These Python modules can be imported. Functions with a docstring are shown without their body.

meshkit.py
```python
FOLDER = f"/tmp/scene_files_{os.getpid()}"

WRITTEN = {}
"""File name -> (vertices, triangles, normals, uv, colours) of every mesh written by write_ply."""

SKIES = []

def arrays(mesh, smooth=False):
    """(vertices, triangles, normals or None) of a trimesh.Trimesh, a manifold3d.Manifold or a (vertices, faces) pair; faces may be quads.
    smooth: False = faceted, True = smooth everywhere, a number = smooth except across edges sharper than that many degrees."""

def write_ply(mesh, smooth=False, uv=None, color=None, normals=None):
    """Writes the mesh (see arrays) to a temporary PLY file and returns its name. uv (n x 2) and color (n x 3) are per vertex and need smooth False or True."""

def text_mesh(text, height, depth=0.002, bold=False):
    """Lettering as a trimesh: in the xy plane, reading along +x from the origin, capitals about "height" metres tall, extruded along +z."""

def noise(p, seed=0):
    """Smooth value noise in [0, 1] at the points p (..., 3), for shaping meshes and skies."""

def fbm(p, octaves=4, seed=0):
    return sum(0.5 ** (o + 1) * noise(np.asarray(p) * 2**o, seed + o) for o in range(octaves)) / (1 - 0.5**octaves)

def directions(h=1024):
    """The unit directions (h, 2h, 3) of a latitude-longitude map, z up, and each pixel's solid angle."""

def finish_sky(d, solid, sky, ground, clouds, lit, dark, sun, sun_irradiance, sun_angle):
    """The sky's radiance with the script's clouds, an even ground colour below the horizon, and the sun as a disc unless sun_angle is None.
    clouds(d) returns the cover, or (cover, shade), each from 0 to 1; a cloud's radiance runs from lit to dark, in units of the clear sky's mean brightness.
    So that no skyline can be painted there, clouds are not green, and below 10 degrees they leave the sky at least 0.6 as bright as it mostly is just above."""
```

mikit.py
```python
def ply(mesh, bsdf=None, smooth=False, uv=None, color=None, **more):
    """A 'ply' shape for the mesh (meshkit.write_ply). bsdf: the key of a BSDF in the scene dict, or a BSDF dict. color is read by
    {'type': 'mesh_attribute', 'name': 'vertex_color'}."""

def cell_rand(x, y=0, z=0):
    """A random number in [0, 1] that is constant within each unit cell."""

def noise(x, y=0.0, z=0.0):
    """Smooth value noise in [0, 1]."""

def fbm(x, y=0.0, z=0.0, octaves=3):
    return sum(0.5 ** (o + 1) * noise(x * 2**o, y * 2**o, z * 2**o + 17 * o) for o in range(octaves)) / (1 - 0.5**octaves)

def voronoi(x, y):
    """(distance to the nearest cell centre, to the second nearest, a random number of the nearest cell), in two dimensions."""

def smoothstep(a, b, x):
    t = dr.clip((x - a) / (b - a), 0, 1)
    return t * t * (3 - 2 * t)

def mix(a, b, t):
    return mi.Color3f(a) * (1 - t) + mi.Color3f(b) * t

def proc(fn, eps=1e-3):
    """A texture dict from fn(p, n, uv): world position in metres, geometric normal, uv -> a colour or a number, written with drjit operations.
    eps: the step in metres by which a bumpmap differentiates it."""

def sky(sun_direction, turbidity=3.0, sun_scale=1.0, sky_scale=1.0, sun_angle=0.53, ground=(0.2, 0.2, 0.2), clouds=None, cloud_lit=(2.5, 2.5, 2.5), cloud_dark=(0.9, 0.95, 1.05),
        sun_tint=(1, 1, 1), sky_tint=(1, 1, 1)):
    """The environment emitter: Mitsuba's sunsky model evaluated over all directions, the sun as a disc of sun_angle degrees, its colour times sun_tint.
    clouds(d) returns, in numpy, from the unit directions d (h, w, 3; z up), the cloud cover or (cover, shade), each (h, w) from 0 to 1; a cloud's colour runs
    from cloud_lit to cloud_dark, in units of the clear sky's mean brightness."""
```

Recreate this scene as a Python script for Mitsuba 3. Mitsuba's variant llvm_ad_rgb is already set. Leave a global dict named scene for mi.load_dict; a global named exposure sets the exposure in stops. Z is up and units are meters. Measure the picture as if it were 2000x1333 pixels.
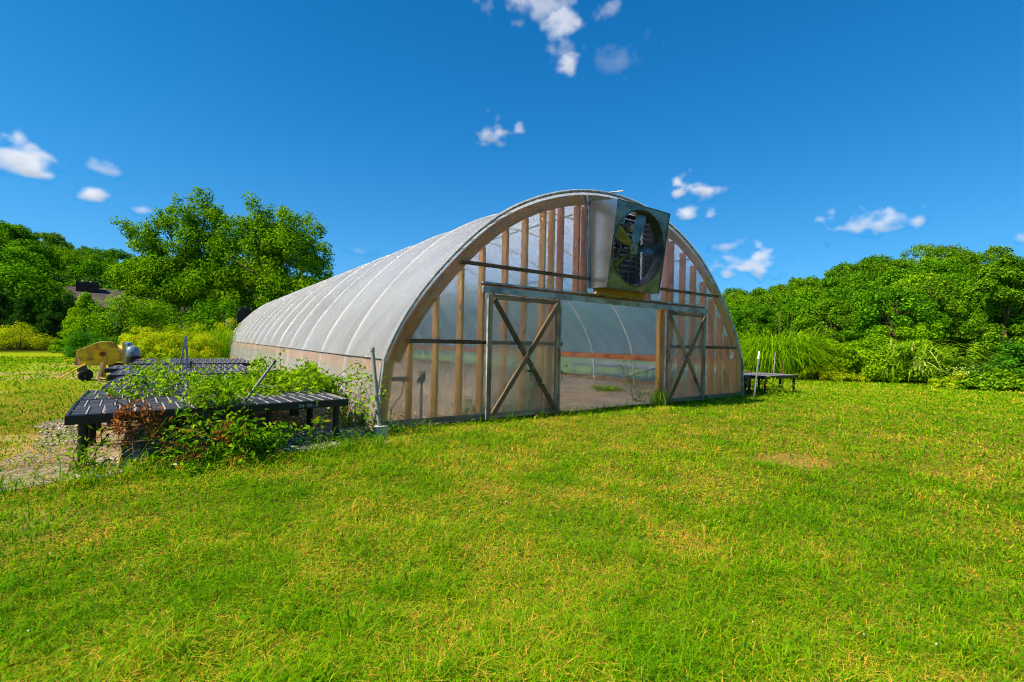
import math, numpy as np, trimesh, drjit as dr, mitsuba as mi, mikit, meshkit
from scipy.interpolate import CubicSpline
from shapely.geometry import Polygon, box as sbox
T4 = mi.ScalarTransform4f

# ------------------------------------------------------------------ camera, sky, exposure
scene, labels = {}, {}
CAM = np.array([-2.195, -6.413, 1.264])
YAW, PITCH, ROLL, FOV = 0.61665, 0.00416, 0.02244, 95.918
_f = np.array([math.sin(YAW) * math.cos(PITCH), math.cos(YAW) * math.cos(PITCH), math.sin(PITCH)])
_r = np.array([math.cos(YAW), -math.sin(YAW), 0.0])
_u = np.cross(_r, _f)
_up = _u * math.cos(ROLL) - _r * math.sin(ROLL)
scene['camera'] = {'type': 'perspective', 'fov': FOV, 'fov_axis': 'x', 'near_clip': 0.05, 'far_clip': 3000.0,
                   'to_world': T4().look_at(origin=CAM.tolist(), target=(CAM + _f).tolist(), up=_up.tolist())}
exposure = 2.4
SUN = (-0.80, 0.05, 0.84)


def azel(az, el):
    a, e = math.radians(az), math.radians(el)
    return np.array([math.sin(a) * math.cos(e), math.cos(a) * math.cos(e), math.sin(e)])


# (azimuth, elevation, half width, half height, density) in degrees
CLOUDS = [(37.0, 36.6, 5.2, 3.2, .62), (40.6, 33.6, 2.6, 3.4, .70), (41.5, 30.9, 1.5, 1.9, .75), (46.2, 35.4, 2.4, 1.2, .38), (47.8, 31.0, 3.4, 2.4, .14), (33.0, 24.5, 2.5, 2.0, .95), (35.4, 24.8, 1.0, 1.2, .75),
          (56.7, 17.6, 3.1, 1.7, 1.0), (55.8, 15.1, 1.5, 1.0, .85), (58.3, 14.7, 1.0, .9, .7), (72.4, 12.1, 4.4, 2.1, 1.0), (62.0, 8.9, 4.0, 2.3, 1.0), (60.0, 11.3, 2.4, 1.0, .5),
          (65.2, 7.9, 1.6, .8, .8), (-11.8, 14.2, 3.0, 2.3, .95), (-7.2, 12.6, 1.6, 1.2, .95), (-10.1, 13.4, 1.2, .6, .7), (-3.6, 11.8, 2.2, .9, .6), (-6.9, 14.8, 1.8, .9, .5),
          (-3.6, 10.0, 1.5, .6, .5), (17.2, 10.2, 3.0, .9, .25), (5.6, 10.2, 1.6, 1.6, .9), (83.5, 9.6, 1.6, .9, .95)]


def clouds(d):
    az = np.degrees(np.arctan2(d[..., 0], d[..., 1]))
    el = np.degrees(np.arcsin(np.clip(d[..., 2], -1, 1)))
    q = np.stack([az * .55, el * .75, az * 0 + 3.1], -1)
    n = meshkit.fbm(q, 5, 3)
    n2 = meshkit.fbm(q * 2.3 + 40, 5, 8)
    cover = np.zeros_like(az)
    shade = np.zeros_like(az)
    for a, e, w, h, k in CLOUDS:
        x, y = (az - a) * np.cos(np.radians(el)) / (w * .84), (el - e) / (h * .84)
        y = np.where(y < 0, y * 1.35, y)
        r = np.sqrt(x * x + y * y)
        c = np.clip((1.02 - r * .95 + (n - .5) * 2.0 + (n2 - .5) * 1.15) / 1.15, 0, 1) * (r < 2.2)
        c = c * c * (3 - 2 * c) * k
        s = np.clip(.38 - y * .55 + (n2 - .5) * 1.1, 0, 1)
        shade = np.where(c > cover, s, shade)
        cover = np.maximum(cover, c)
    veil = np.clip((meshkit.fbm(np.stack([az * .10, el * .3, az * 0], -1), 5, 5) - .62) * .8, 0, .02) * np.clip(1 - el / 40, 0, 1)
    veil = np.maximum(veil, .26 * np.exp(-np.maximum(el, 0) / 8.0))
    far = (az < -40) | (az > 110)
    other = np.clip((meshkit.fbm(np.stack([d[..., 0] * 5, d[..., 1] * 5, d[..., 2] * 9], -1), 5, 11) - .6) * 6, 0, .9) * far
    return np.maximum(np.maximum(cover, veil), other), shade


scene['sky'] = mikit.sky(SUN, turbidity=3.3, sun_scale=1.15, sky_scale=.76, sky_tint=(.05, .78, 1.26), sun_tint=(1.0, .97, .94), clouds=clouds,
                         cloud_lit=(3.5, 3.5, 3.6), cloud_dark=(1.7, 1.95, 2.3), ground=(.1, .13, .03))

# ------------------------------------------------------------------ materials
N, F, SS, MIX, CR = mikit.noise, mikit.fbm, mikit.smoothstep, mikit.mix, mikit.cell_rand


def rgb(*c): return {'type': 'rgb', 'value': list(c)}
def two(b): return {'type': 'twosided', 'bsdf': b}
def prin(col, rough=.6, **k): return two({'type': 'principled', 'base_color': col if isinstance(col, dict) else rgb(*col), 'roughness': rough, **k})
def plas(col, rough=.6): return two({'type': 'principled', 'base_color': col if isinstance(col, dict) else rgb(*col), 'roughness': rough, 'specular': .4})


def wood_fn(a, b, dark, fine=55.0):
    def fn(p, n, uv):
        g = F(uv.x * 1.3, uv.y * fine, 0, 3)
        band = N(uv.x * .8, uv.y * 9.0, 3.0)
        c = MIX(a, b, SS(.25, .75, g * .65 + band * .35))
        knot = SS(.80, .9, N(uv.x * 3.1, uv.y * 7.0, 9.0))
        stain = SS(.5, .8, F(uv.x * 2.2, uv.y * 3.0, 5.0, 3))
        return MIX(c, dark, dr.clip(knot * .7 + stain * .5, 0, 1))
    return mikit.proc(fn)


scene['wood_pine'] = plas(wood_fn((.90, .47, .12), (.66, .29, .065), (.32, .12, .03)), .75)
scene['wood_rim'] = plas(wood_fn((.66, .24, .035), (.46, .15, .02), (.22, .07, .015)), .75)
scene['wood_red'] = plas(wood_fn((.70, .25, .10), (.46, .15, .05), (.22, .07, .025)), .75)
scene['wood_grey'] = plas(wood_fn((.42, .29, .17), (.21, .135, .075), (.09, .055, .03), 70), .85)
scene['wood_brace'] = plas(wood_fn((.24, .155, .085), (.12, .075, .04), (.05, .03, .018), 65), .85)
scene['wood_dark'] = plas(wood_fn((.17, .11, .06), (.08, .05, .027), (.03, .02, .013), 60), .85)


def galv_fn(p, n, uv):
    v1, v2, w = mikit.voronoi(p.x * 22 + p.z * 13, p.y * 22 + p.z * 17)
    s = F(p.x * 2.5, p.y * 2.5, p.z * 3.5, 3)
    return MIX((.36, .39, .40), (.22, .25, .26), dr.clip(w * .35 + SS(.35, .75, s) * .6, 0, 1))


scene['galvanised'] = two({'type': 'principled', 'base_color': mikit.proc(galv_fn), 'metallic': .96, 'roughness': .27})
scene['galvanised_dark'] = two({'type': 'principled', 'base_color': mikit.proc(lambda p, n, uv: MIX((.22, .25, .25), (.10, .12, .12), SS(.3, .75, F(p.x * 4, p.y * 4, p.z * 6, 4)))), 'metallic': .85, 'roughness': .3})
scene['galvanised_dull'] = two({'type': 'principled', 'base_color': mikit.proc(lambda p, n, uv: MIX((.36, .40, .42), (.16, .19, .19), SS(.3, .75, F(p.x * 9, p.y * 9, p.z * 9, 3)))), 'metallic': .3, 'roughness': .55})
scene['pipe_white'] = plas((.88, .88, .86), .5)
scene['pipe_blue'] = plas((.15, .17, .20), .5)
scene['pipe_grey'] = plas((.24, .25, .25), .45)


def film_fn(hi, lo, dust):
    def fn(p, n, uv):
        s = F(p.x * .9 + p.y * .35, p.y * .9, p.z * .5, 4)
        streak = F(p.x * 6 + p.y * 6, p.z * .7, 2.0, 3)
        low = SS(.75, .0, p.z) * SS(.3, .7, F(p.x * 3, p.y * 3, p.z * 5, 3))
        c = MIX(hi, lo, SS(.3, .75, s * .6 + streak * .4))
        return MIX(c, dust, low * .7)
    return mikit.proc(fn)


scene['film_roof'] = {'type': 'principledthin', 'base_color': film_fn((.80, .86, .93), (.66, .71, .77), (.52, .52, .50)), 'roughness': .22, 'spec_trans': .48, 'diff_trans': 1.15, 'eta': 1.4}
scene['film_side'] = {'type': 'principledthin', 'base_color': film_fn((.88, .91, .92), (.76, .78, .77), (.58, .57, .50)), 'roughness': .2, 'spec_trans': .50, 'diff_trans': 1.2, 'eta': 1.4}
scene['film_end'] = {'type': 'principledthin', 'base_color': film_fn((.98, .98, .98), (.93, .93, .92), (.88, .85, .78)), 'roughness': .06, 'spec_trans': .91, 'diff_trans': 1.1, 'eta': 1.4}
scene['film_door'] = {'type': 'principledthin', 'base_color': film_fn((.92, .92, .90), (.82, .82, .79), (.62, .6, .54)), 'roughness': .10, 'spec_trans': .84, 'diff_trans': 1.1, 'eta': 1.4}
scene['film_edge'] = {'type': 'principledthin', 'base_color': rgb(.78, .8, .8), 'roughness': .25, 'spec_trans': .35, 'diff_trans': .7, 'eta': 1.4}


def ground_fn(p, n, uv):
    big = F(p.x * .35, p.y * .35, 1, 3)
    mid = F(p.x * 2.2, p.y * 2.2, 2, 3)
    fine = F(p.x * 26, p.y * 26, 3, 3)
    r = dr.sqrt(dr.square(p.x + 2.2) + dr.square(p.y + 6.4))
    c = MIX((.22, .15, .03), (.09, .115, .008), SS(.3, .7, mid * .6 + big * .4))
    c = MIX(c, (.045, .035, .012), SS(.45, .8, fine) * .75)
    farc = MIX((.17, .32, .006), (.27, .34, .010), SS(.35, .7, mid * .5 + big * .5))
    c = MIX(c, farc, SS(6, 22, r) * .85)
    bare = SS(.48, .62, F(p.x * .9 + 7, p.y * .9, 5, 3)) * SS(-2.6, -3.4, p.x) * SS(22, 14, p.y) * SS(-8.6, -6.8, p.x)
    c = MIX(c, (.36, .27, .13), bare * .8)
    patch = SS(1.0, .3, dr.sqrt(dr.square((p.x - 3.5) / .55) + dr.square((p.y + 4.0) / .42)) + (mid - .5) * 1.2)
    c = MIX(c, (.36, .23, .07), patch * .85 * SS(.3, .6, fine * .5 + mid * .5))
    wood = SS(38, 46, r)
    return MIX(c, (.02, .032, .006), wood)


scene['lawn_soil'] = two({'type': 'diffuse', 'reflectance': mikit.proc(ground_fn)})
scene['gravel_mix'] = two({'type': 'diffuse', 'reflectance': mikit.proc(lambda p, n, uv: MIX(MIX((.30, .26, .21), (.13, .11, .085), SS(.3, .7, F(p.x * 30, p.y * 30, 1, 3))), (.12, .10, .05), SS(.5, .7, F(p.x * 1.6, p.y * 1.6, 4, 3)) * .8))})
scene['stone_grey'] = two({'type': 'diffuse', 'reflectance': mikit.proc(lambda p, n, uv: MIX((.58, .53, .46), (.26, .23, .20), CR(p.x * 30, p.y * 30, 1)))})


def soil_fn(p, n, uv):
    a = F(p.x * 1.2, p.y * 1.2, 2, 4)
    b = F(p.x * 14, p.y * 14, 3, 3)
    c = MIX((.55, .41, .26), (.36, .26, .17), SS(.3, .7, a * .5 + b * .5))
    straw = SS(.56, .70, F(p.x * 2.2, p.y * 3.4, 7, 4)) * SS(4.5, .4, p.y)
    return MIX(c, (.60, .42, .17), straw * .85)


scene['floor_soil'] = two({'type': 'diffuse', 'reflectance': mikit.proc(soil_fn)})


def leafy(name, light, mid, dark, yellow=None, yq=.93, scale=.25, trans=.75):
    def fn(p, n, uv):
        big = F(p.x * scale, p.y * scale, p.z * scale, 2)
        c = MIX(MIX(dark, mid, SS(0, .45, uv.x)), light, SS(.5, 1.0, uv.x * .75 + big * .5 - .1))
        if yellow is not None:
            c = MIX(c, yellow, SS(yq, min(yq + .03, 1.0), uv.y))
        return c
    scene[name] = {'type': 'principledthin', 'base_color': mikit.proc(fn), 'roughness': .55, 'spec_trans': 0.0, 'diff_trans': trans}


leafy('leaf_oak', (.36, .60, .008), (.15, .36, .006), (.024, .085, .004))
leafy('leaf_hill', (.24, .55, .008), (.075, .25, .006), (.014, .06, .004), scale=.13)
leafy('leaf_hill_olive', (.30, .55, .010), (.10, .26, .007), (.02, .075, .004), (.34, .32, .03), .975, scale=.13)
leafy('leaf_conifer', (.05, .16, .012), (.026, .10, .010), (.012, .055, .008))
leafy('leaf_bright', (.34, .58, .006), (.19, .40, .005), (.07, .19, .004), scale=.5)
leafy('leaf_vine', (.32, .54, .010), (.18, .38, .007), (.07, .18, .005), (.45, .42, .02), .96, scale=2.0)
leafy('leaf_weed', (.32, .54, .008), (.13, .33, .006), (.03, .12, .005), (.40, .28, .03), .95, scale=2.0)
leafy('leaf_gold', (.68, .74, .010), (.40, .58, .008), (.15, .28, .006), (.70, .42, .03), .90, scale=.6)
leafy('leaf_hedge', (.12, .36, .012), (.06, .24, .010), (.025, .12, .006), scale=.6)
leafy('leaf_reed', (.42, .58, .04), (.24, .44, .012), (.09, .22, .006), (.62, .66, .16), .85, scale=.6)
leafy('leaf_dead', (.42, .17, .04), (.27, .09, .02), (.12, .045, .015), scale=2.0, trans=.4)


def grass_fn(p, n, uv):
    big = F(p.x * .45 + 3, p.y * .45, 1, 3)
    med = F(p.x * 1.9, p.y * 1.9, 6, 3)
    k = dr.clip(uv.y + (med - .5) * .7 + (big - .5) * .3, 0, 1)
    g = MIX(MIX((.075, .26, .004), (.18, .41, .004), SS(.05, .4, k)), (.34, .47, .006), SS(.46, .76, k))
    g = MIX(g, (.74, .48, .07), SS(.81, .93, k))
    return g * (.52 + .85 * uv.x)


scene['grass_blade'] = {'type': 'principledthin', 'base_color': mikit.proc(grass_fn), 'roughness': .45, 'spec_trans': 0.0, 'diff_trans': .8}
scene['bark'] = two({'type': 'diffuse', 'reflectance': rgb(.075, .055, .04)})
scene['stem_green'] = two({'type': 'diffuse', 'reflectance': rgb(.14, .13, .03)})
scene['stem_dead'] = two({'type': 'diffuse', 'reflectance': rgb(.17, .09, .04)})
scene['plastic_black'] = plas(mikit.proc(lambda p, n, uv: MIX((.020, .022, .030), (.045, .046, .052), SS(.35, .75, F(p.x * 7, p.y * 7, p.z * 7, 3)))), .55)
scene['plastic_leg'] = plas((.013, .013, .015), .4)
scene['plastic_worn'] = plas((.25, .26, .29), .6)
scene['chalk'] = plas((.55, .55, .55), .9)
scene['paint_yellow'] = plas(mikit.proc(lambda p, n, uv: MIX(MIX((.78, .50, .008), (.60, .35, .008), SS(.3, .7, F(p.x * 5, p.y * 5, p.z * 5, 3))), (.20, .065, .015), SS(.45, .8, F(p.x * 8 + 4, p.y * 8, p.z * 7, 5)) * .75)), .5)
scene['paint_faded'] = plas(mikit.proc(lambda p, n, uv: MIX((.66, .54, .20), (.42, .16, .07), SS(.5, .68, F(p.x * 7, p.y * 7, p.z * 5, 3)))), .6)
scene['rust'] = plas(mikit.proc(lambda p, n, uv: MIX((.22, .085, .03), (.09, .04, .02), F(p.x * 14, p.y * 14, p.z * 14, 3))), .85)
scene['steel_dark'] = two({'type': 'principled', 'base_color': rgb(.06, .065, .06), 'metallic': .4, 'roughness': .45})
scene['tank_blue'] = plas((.11, .19, .28), .3)
scene['cap_blue'] = plas((.05, .22, .55), .4)
scene['rubber'] = plas((.012, .012, .012), .7)
scene['concrete'] = plas(mikit.proc(lambda p, n, uv: MIX((.46, .44, .38), (.26, .25, .21), F(p.x * 12, p.y * 12, p.z * 12, 3))), .9)
scene['label_white'] = plas((.82, .82, .82), .4)
scene['shingle'] = plas(mikit.proc(lambda p, n, uv: MIX((.085, .066, .064), (.055, .044, .044), CR(p.x * 3.0, p.z * 9, 1) * .6 + .4 * F(p.x * 4, p.y * 4, p.z * 4, 2))), .9)
scene['brick_dark'] = plas((.07, .035, .028), .9)
scene['wall_cream'] = plas((.45, .42, .36), .85)
scene['glass_dark'] = plas((.02, .025, .03), .1)
scene['red_roof'] = plas((.26, .055, .035), .6)
scene['car_white'] = plas((.75, .76, .78), .2)
scene['cloth_black'] = plas((.012, .012, .014), .8)
scene['hydrant_green'] = plas((.035, .11, .085), .5)
scene['bark_pale'] = two({'type': 'diffuse', 'reflectance': rgb(.22, .19, .15)})
scene['plank_pink'] = plas(wood_fn((.52, .36, .25), (.38, .24, .15), (.2, .12, .08)), .8)
scene['flower_white'] = two({'type': 'diffuse', 'reflectance': rgb(.55, .54, .45)})

# ------------------------------------------------------------------ helpers
rng = np.random.default_rng(7)


def numbered(key):
    if key not in scene and not any(k.startswith(key + '__') for k in scene) and key not in labels: return key
    i = 1
    while True:
        k = f'{key}_{i:03d}'
        if k not in scene and k not in labels and not any(q.startswith(k + '__') for q in scene): return k
        i += 1


def thing(name, label, category, group=None):
    k = numbered(name)
    labels[k] = {'label': label, 'category': category}
    if group: labels[k]['group'] = group
    return k


PARTN = {}


def put(name, mesh, bsdf, parent=None, smooth=False, uv=None, label=None, kind=None, **more):
    base = f'{parent}__{name}' if parent else name
    if parent:
        c = PARTN.get(base, 0)
        PARTN[base] = c + 1
        k = base if c == 0 else f'{base}_{c:03d}'
    else:
        k = base
    scene[k] = mikit.ply(mesh, bsdf, smooth=smooth, uv=uv, **more)
    if label or kind:
        labels.setdefault(k, {})
        if label: labels[k]['label'] = label
        if kind: labels[k]['kind'] = kind
    return k


def nrm(v): return np.asarray(v, float) / (np.linalg.norm(v) + 1e-12)


def beam(p0, p1, a, b, side=(0, 0, 1)):
    """A squared timber from p0 to p1: a wide along SIDE, b thick across; with uv along and around it. Small bevels on the long edges."""
    p0, p1 = np.asarray(p0, float), np.asarray(p1, float)
    d = nrm(p1 - p0)
    s = np.asarray(side, float)
    s = nrm(s - d * (s @ d))
    t = np.cross(d, s)
    L = np.linalg.norm(p1 - p0)
    e = min(.004, a * .12, b * .12)
    ha, hb = a / 2, b / 2
    ring = [(-ha + e, -hb), (ha - e, -hb), (ha, -hb + e), (ha, hb - e), (ha - e, hb), (-ha + e, hb), (-ha, hb - e), (-ha, -hb + e)]
    o = rng.uniform(0, 40, 2)
    V, Fc, U = [], [], []
    per = 0
    for i in range(8):
        q0, q1 = ring[i], ring[(i + 1) % 8]
        w = math.dist(q0, q1)
        base = len(V)
        for (q, pv) in ((q0, per), (q1, per + w)):
            for (pp, l) in ((p0, 0), (p1, L)):
                V.append(pp + s * q[0] + t * q[1])
                U.append((l + o[0], pv + o[1]))
        Fc += [[base, base + 1, base + 3], [base, base + 3, base + 2]]
        per += w
    for pp, rev in ((p0, True), (p1, False)):
        base = len(V)
        for q in ring:
            V.append(pp + s * q[0] + t * q[1]); U.append((o[0] + q[0], o[1] + q[1]))
        for i in range(1, 7):
            Fc.append([base, base + i + 1, base + i] if rev else [base, base + i, base + i + 1])
    V, Fc = np.array(V), np.array(Fc)
    c = np.cross(V[Fc[:, 1]] - V[Fc[:, 0]], V[Fc[:, 2]] - V[Fc[:, 0]])
    cen = V[Fc].mean(1) - (p0 + p1) / 2
    out = np.where(np.abs((cen @ d))[:, None] > L / 2 - 1e-6, cen, cen - (cen @ d)[:, None] * d)
    flip = (c * out).sum(1) < 0
    Fc[flip] = Fc[flip][:, ::-1]
    return (V, Fc), np.array(U)


def timber(name, p0, p1, a, b, bsdf, parent, side=(0, 0, 1), **k):
    m, uv = beam(p0, p1, a, b, side)
    return put(name, m, bsdf, parent, uv=uv, **k)


def tube(pts, rad, n=8, cap=True):
    p = np.asarray(pts, float)
    rad = np.broadcast_to(rad, (len(p),))
    t = np.gradient(p, axis=0)
    t /= np.linalg.norm(t, axis=1, keepdims=True) + 1e-12
    ref = np.array([.31, .17, .93]) if abs(t[:, 2]).mean() < .8 else np.array([1, .1, 0.])
    a = np.cross(t, ref); a /= np.linalg.norm(a, axis=1, keepdims=True) + 1e-12
    b = np.cross(t, a)
    ang = np.arange(n) * 2 * np.pi / n
    v = p[:, None] + rad[:, None, None] * (np.cos(ang)[None, :, None] * a[:, None] + np.sin(ang)[None, :, None] * b[:, None])
    i, j = np.meshgrid(np.arange(len(p) - 1), np.arange(n), indexing='ij')
    q = np.stack([i * n + j, i * n + (j + 1) % n, (i + 1) * n + (j + 1) % n, (i + 1) * n + j], -1).reshape(-1, 4)
    f = np.vstack([q[:, [0, 1, 2]], q[:, [0, 2, 3]]])
    V = v.reshape(-1, 3)
    if cap:
        m = len(V)
        V = np.vstack([V, p[:1], p[-1:]])
        k = np.arange(n)
        f = np.vstack([f, np.stack([k * 0 + m, (k + 1) % n, k], 1), np.stack([k * 0 + m + 1, (len(p) - 1) * n + k, (len(p) - 1) * n + (k + 1) % n], 1)])
    return V, f


def join(ms):
    V, Fs, n = [], [], 0
    for v, f in ms:
        f = np.asarray(f)
        if f.shape[1] == 4: f = np.vstack([f[:, [0, 1, 2]], f[:, [0, 2, 3]]])
        V.append(np.asarray(v)); Fs.append(f + n); n += len(v)
    return np.vstack(V), np.vstack(Fs)


def bx(c, s, R=None):
    m = trimesh.creation.box(extents=s)
    v = np.array(m.vertices)
    if R is not None: v = v @ np.asarray(R).T
    return v + np.asarray(c), np.array(m.faces)


def tm(m): return np.array(m.vertices), np.array(m.faces)


def rotz(a): return np.array([[math.cos(a), -math.sin(a), 0], [math.sin(a), math.cos(a), 0], [0, 0, 1]])


def lathe(profile, n=24, origin=(0, 0, 0), axis=(0, 0, 1)):
    """Revolves (radius, height) about AXIS through ORIGIN."""
    z = nrm(axis); x = nrm(np.cross(z, [0, 0, 1] if abs(z[2]) < .9 else [1, 0, 0])); y = np.cross(z, x)
    pr = np.asarray(profile, float)
    ang = np.arange(n) * 2 * np.pi / n
    v = np.asarray(origin) + pr[:, None, 1:2] * z + pr[:, None, :1] * (np.cos(ang)[None, :, None] * x + np.sin(ang)[None, :, None] * y)
    i, j = np.meshgrid(np.arange(len(pr) - 1), np.arange(n), indexing='ij')
    q = np.stack([i * n + j, i * n + (j + 1) % n, (i + 1) * n + (j + 1) % n, (i + 1) * n + j], -1).reshape(-1, 4)
    return v.reshape(-1, 3), np.vstack([q[:, [0, 1, 2]], q[:, [0, 2, 3]]])


def leaves(c, nml, size, r, aspect=.55, fold=.25, droop=None):
    """Kite-shaped leaves (two triangles each) at the points c. Returns vertices, triangles, uv = (random, random)."""
    c = np.asarray(c, float); k = len(c)
    nml = nml / (np.linalg.norm(nml, axis=1, keepdims=True) + 1e-9)
    d = r.normal(size=(k, 3))
    if droop is not None: d[:, 2] -= droop
    d -= (d * nml).sum(1, keepdims=True) * nml
    d /= np.linalg.norm(d, axis=1, keepdims=True) + 1e-9
    e = np.cross(nml, d)
    s = np.broadcast_to(size, (k,))[:, None]
    V = np.stack([c - d * s * .5, c + e * s * aspect * .5 - d * s * .12 + nml * s * fold * .5, c + d * s * .5, c - e * s * aspect * .5 - d * s * .12 + nml * s * fold * .5], 1).reshape(-1, 3)
    b = np.arange(k)[:, None] * 4
    Fc = np.vstack([b + [0, 1, 2], b + [0, 2, 3]])
    uv = np.repeat(r.random((k, 2)), 4, axis=0)
    return V, Fc, uv


def hearts(c, nml, size, r):
    """Heart-shaped vine leaves, four triangles each, tips hanging."""
    k = len(c)
    nml = nml / (np.linalg.norm(nml, axis=1, keepdims=True) + 1e-9)
    d = r.normal(size=(k, 3)) * .7; d[:, 2] -= .6
    d -= (d * nml).sum(1, keepdims=True) * nml
    d /= np.linalg.norm(d, axis=1, keepdims=True) + 1e-9
    e = np.cross(nml, d); s = np.broadcast_to(size, (k,))[:, None]
    P = [(0, 0, 0), (-.16, .34, .1), (.16, .48, .12), (.95, 0, -.12), (.16, -.48, .12), (-.16, -.34, .1)]
    V = np.stack([c + d * s * a + e * s * b + nml * s * h for a, b, h in P], 1).reshape(-1, 3)
    b = np.arange(k)[:, None] * 6
    Fc = np.vstack([b + [0, 1, 2], b + [0, 2, 3], b + [0, 3, 4], b + [0, 4, 5]])
    return V, Fc, np.repeat(r.random((k, 2)), 6, axis=0)


def joinuv(ms):
    v, f = join([(a, b) for a, b, _ in ms])
    return v, f, np.vstack([u for _, _, u in ms])


def fbm(p, o=3, s=0): return meshkit.fbm(np.asarray(p, float), o, s)

# ------------------------------------------------------------------ ground: one sheet to the horizon, wooded hills
AZ = np.array([-180, -40, -12.9, -10.9, -9.2, -6.6, -4.6, 16.3, 59.96, 63, 66.1, 68.8, 71.5, 74.6, 76.9, 79.5, 81.5, 83.3, 100, 180])
TN = np.array([.13, .15, .164, .163, .154, .144, .140, .125, .115, .121, .128, .142, .154, .165, .175, .169, .162, .152, .14, .13])


def skyline(az): return np.interp(az, AZ, TN)
def rowf(r): return np.interp(r, [40, 108], [.60, 1.0])


def hill(x, y):
    dx, dy = np.asarray(x) - CAM[0], np.asarray(y) - CAM[1]
    r, az = np.hypot(dx, dy), np.degrees(np.arctan2(dx, dy))
    rr = np.minimum(r, 115)
    return np.maximum(0, 1.26 + rr * skyline(az) * rowf(rr) - 9.0) * np.clip((r - 40) / 12, 0, 1)


def lawn_z(x, y):
    q = np.stack([np.asarray(x, float), np.asarray(y, float), np.zeros_like(np.asarray(x, float))], -1)
    bump = (fbm(q * .5, 2, 1) - .5) * .07 + (fbm(q * 2.1, 2, 2) - .5) * .035
    clear = np.clip(np.maximum(np.maximum(-x - .1, x - 10.0), np.maximum(-y - .25, y - 29)) / .6, 0, 1)
    return hill(x, y) + bump * clear - .004 * clear - .03 * (1 - clear)


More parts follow.
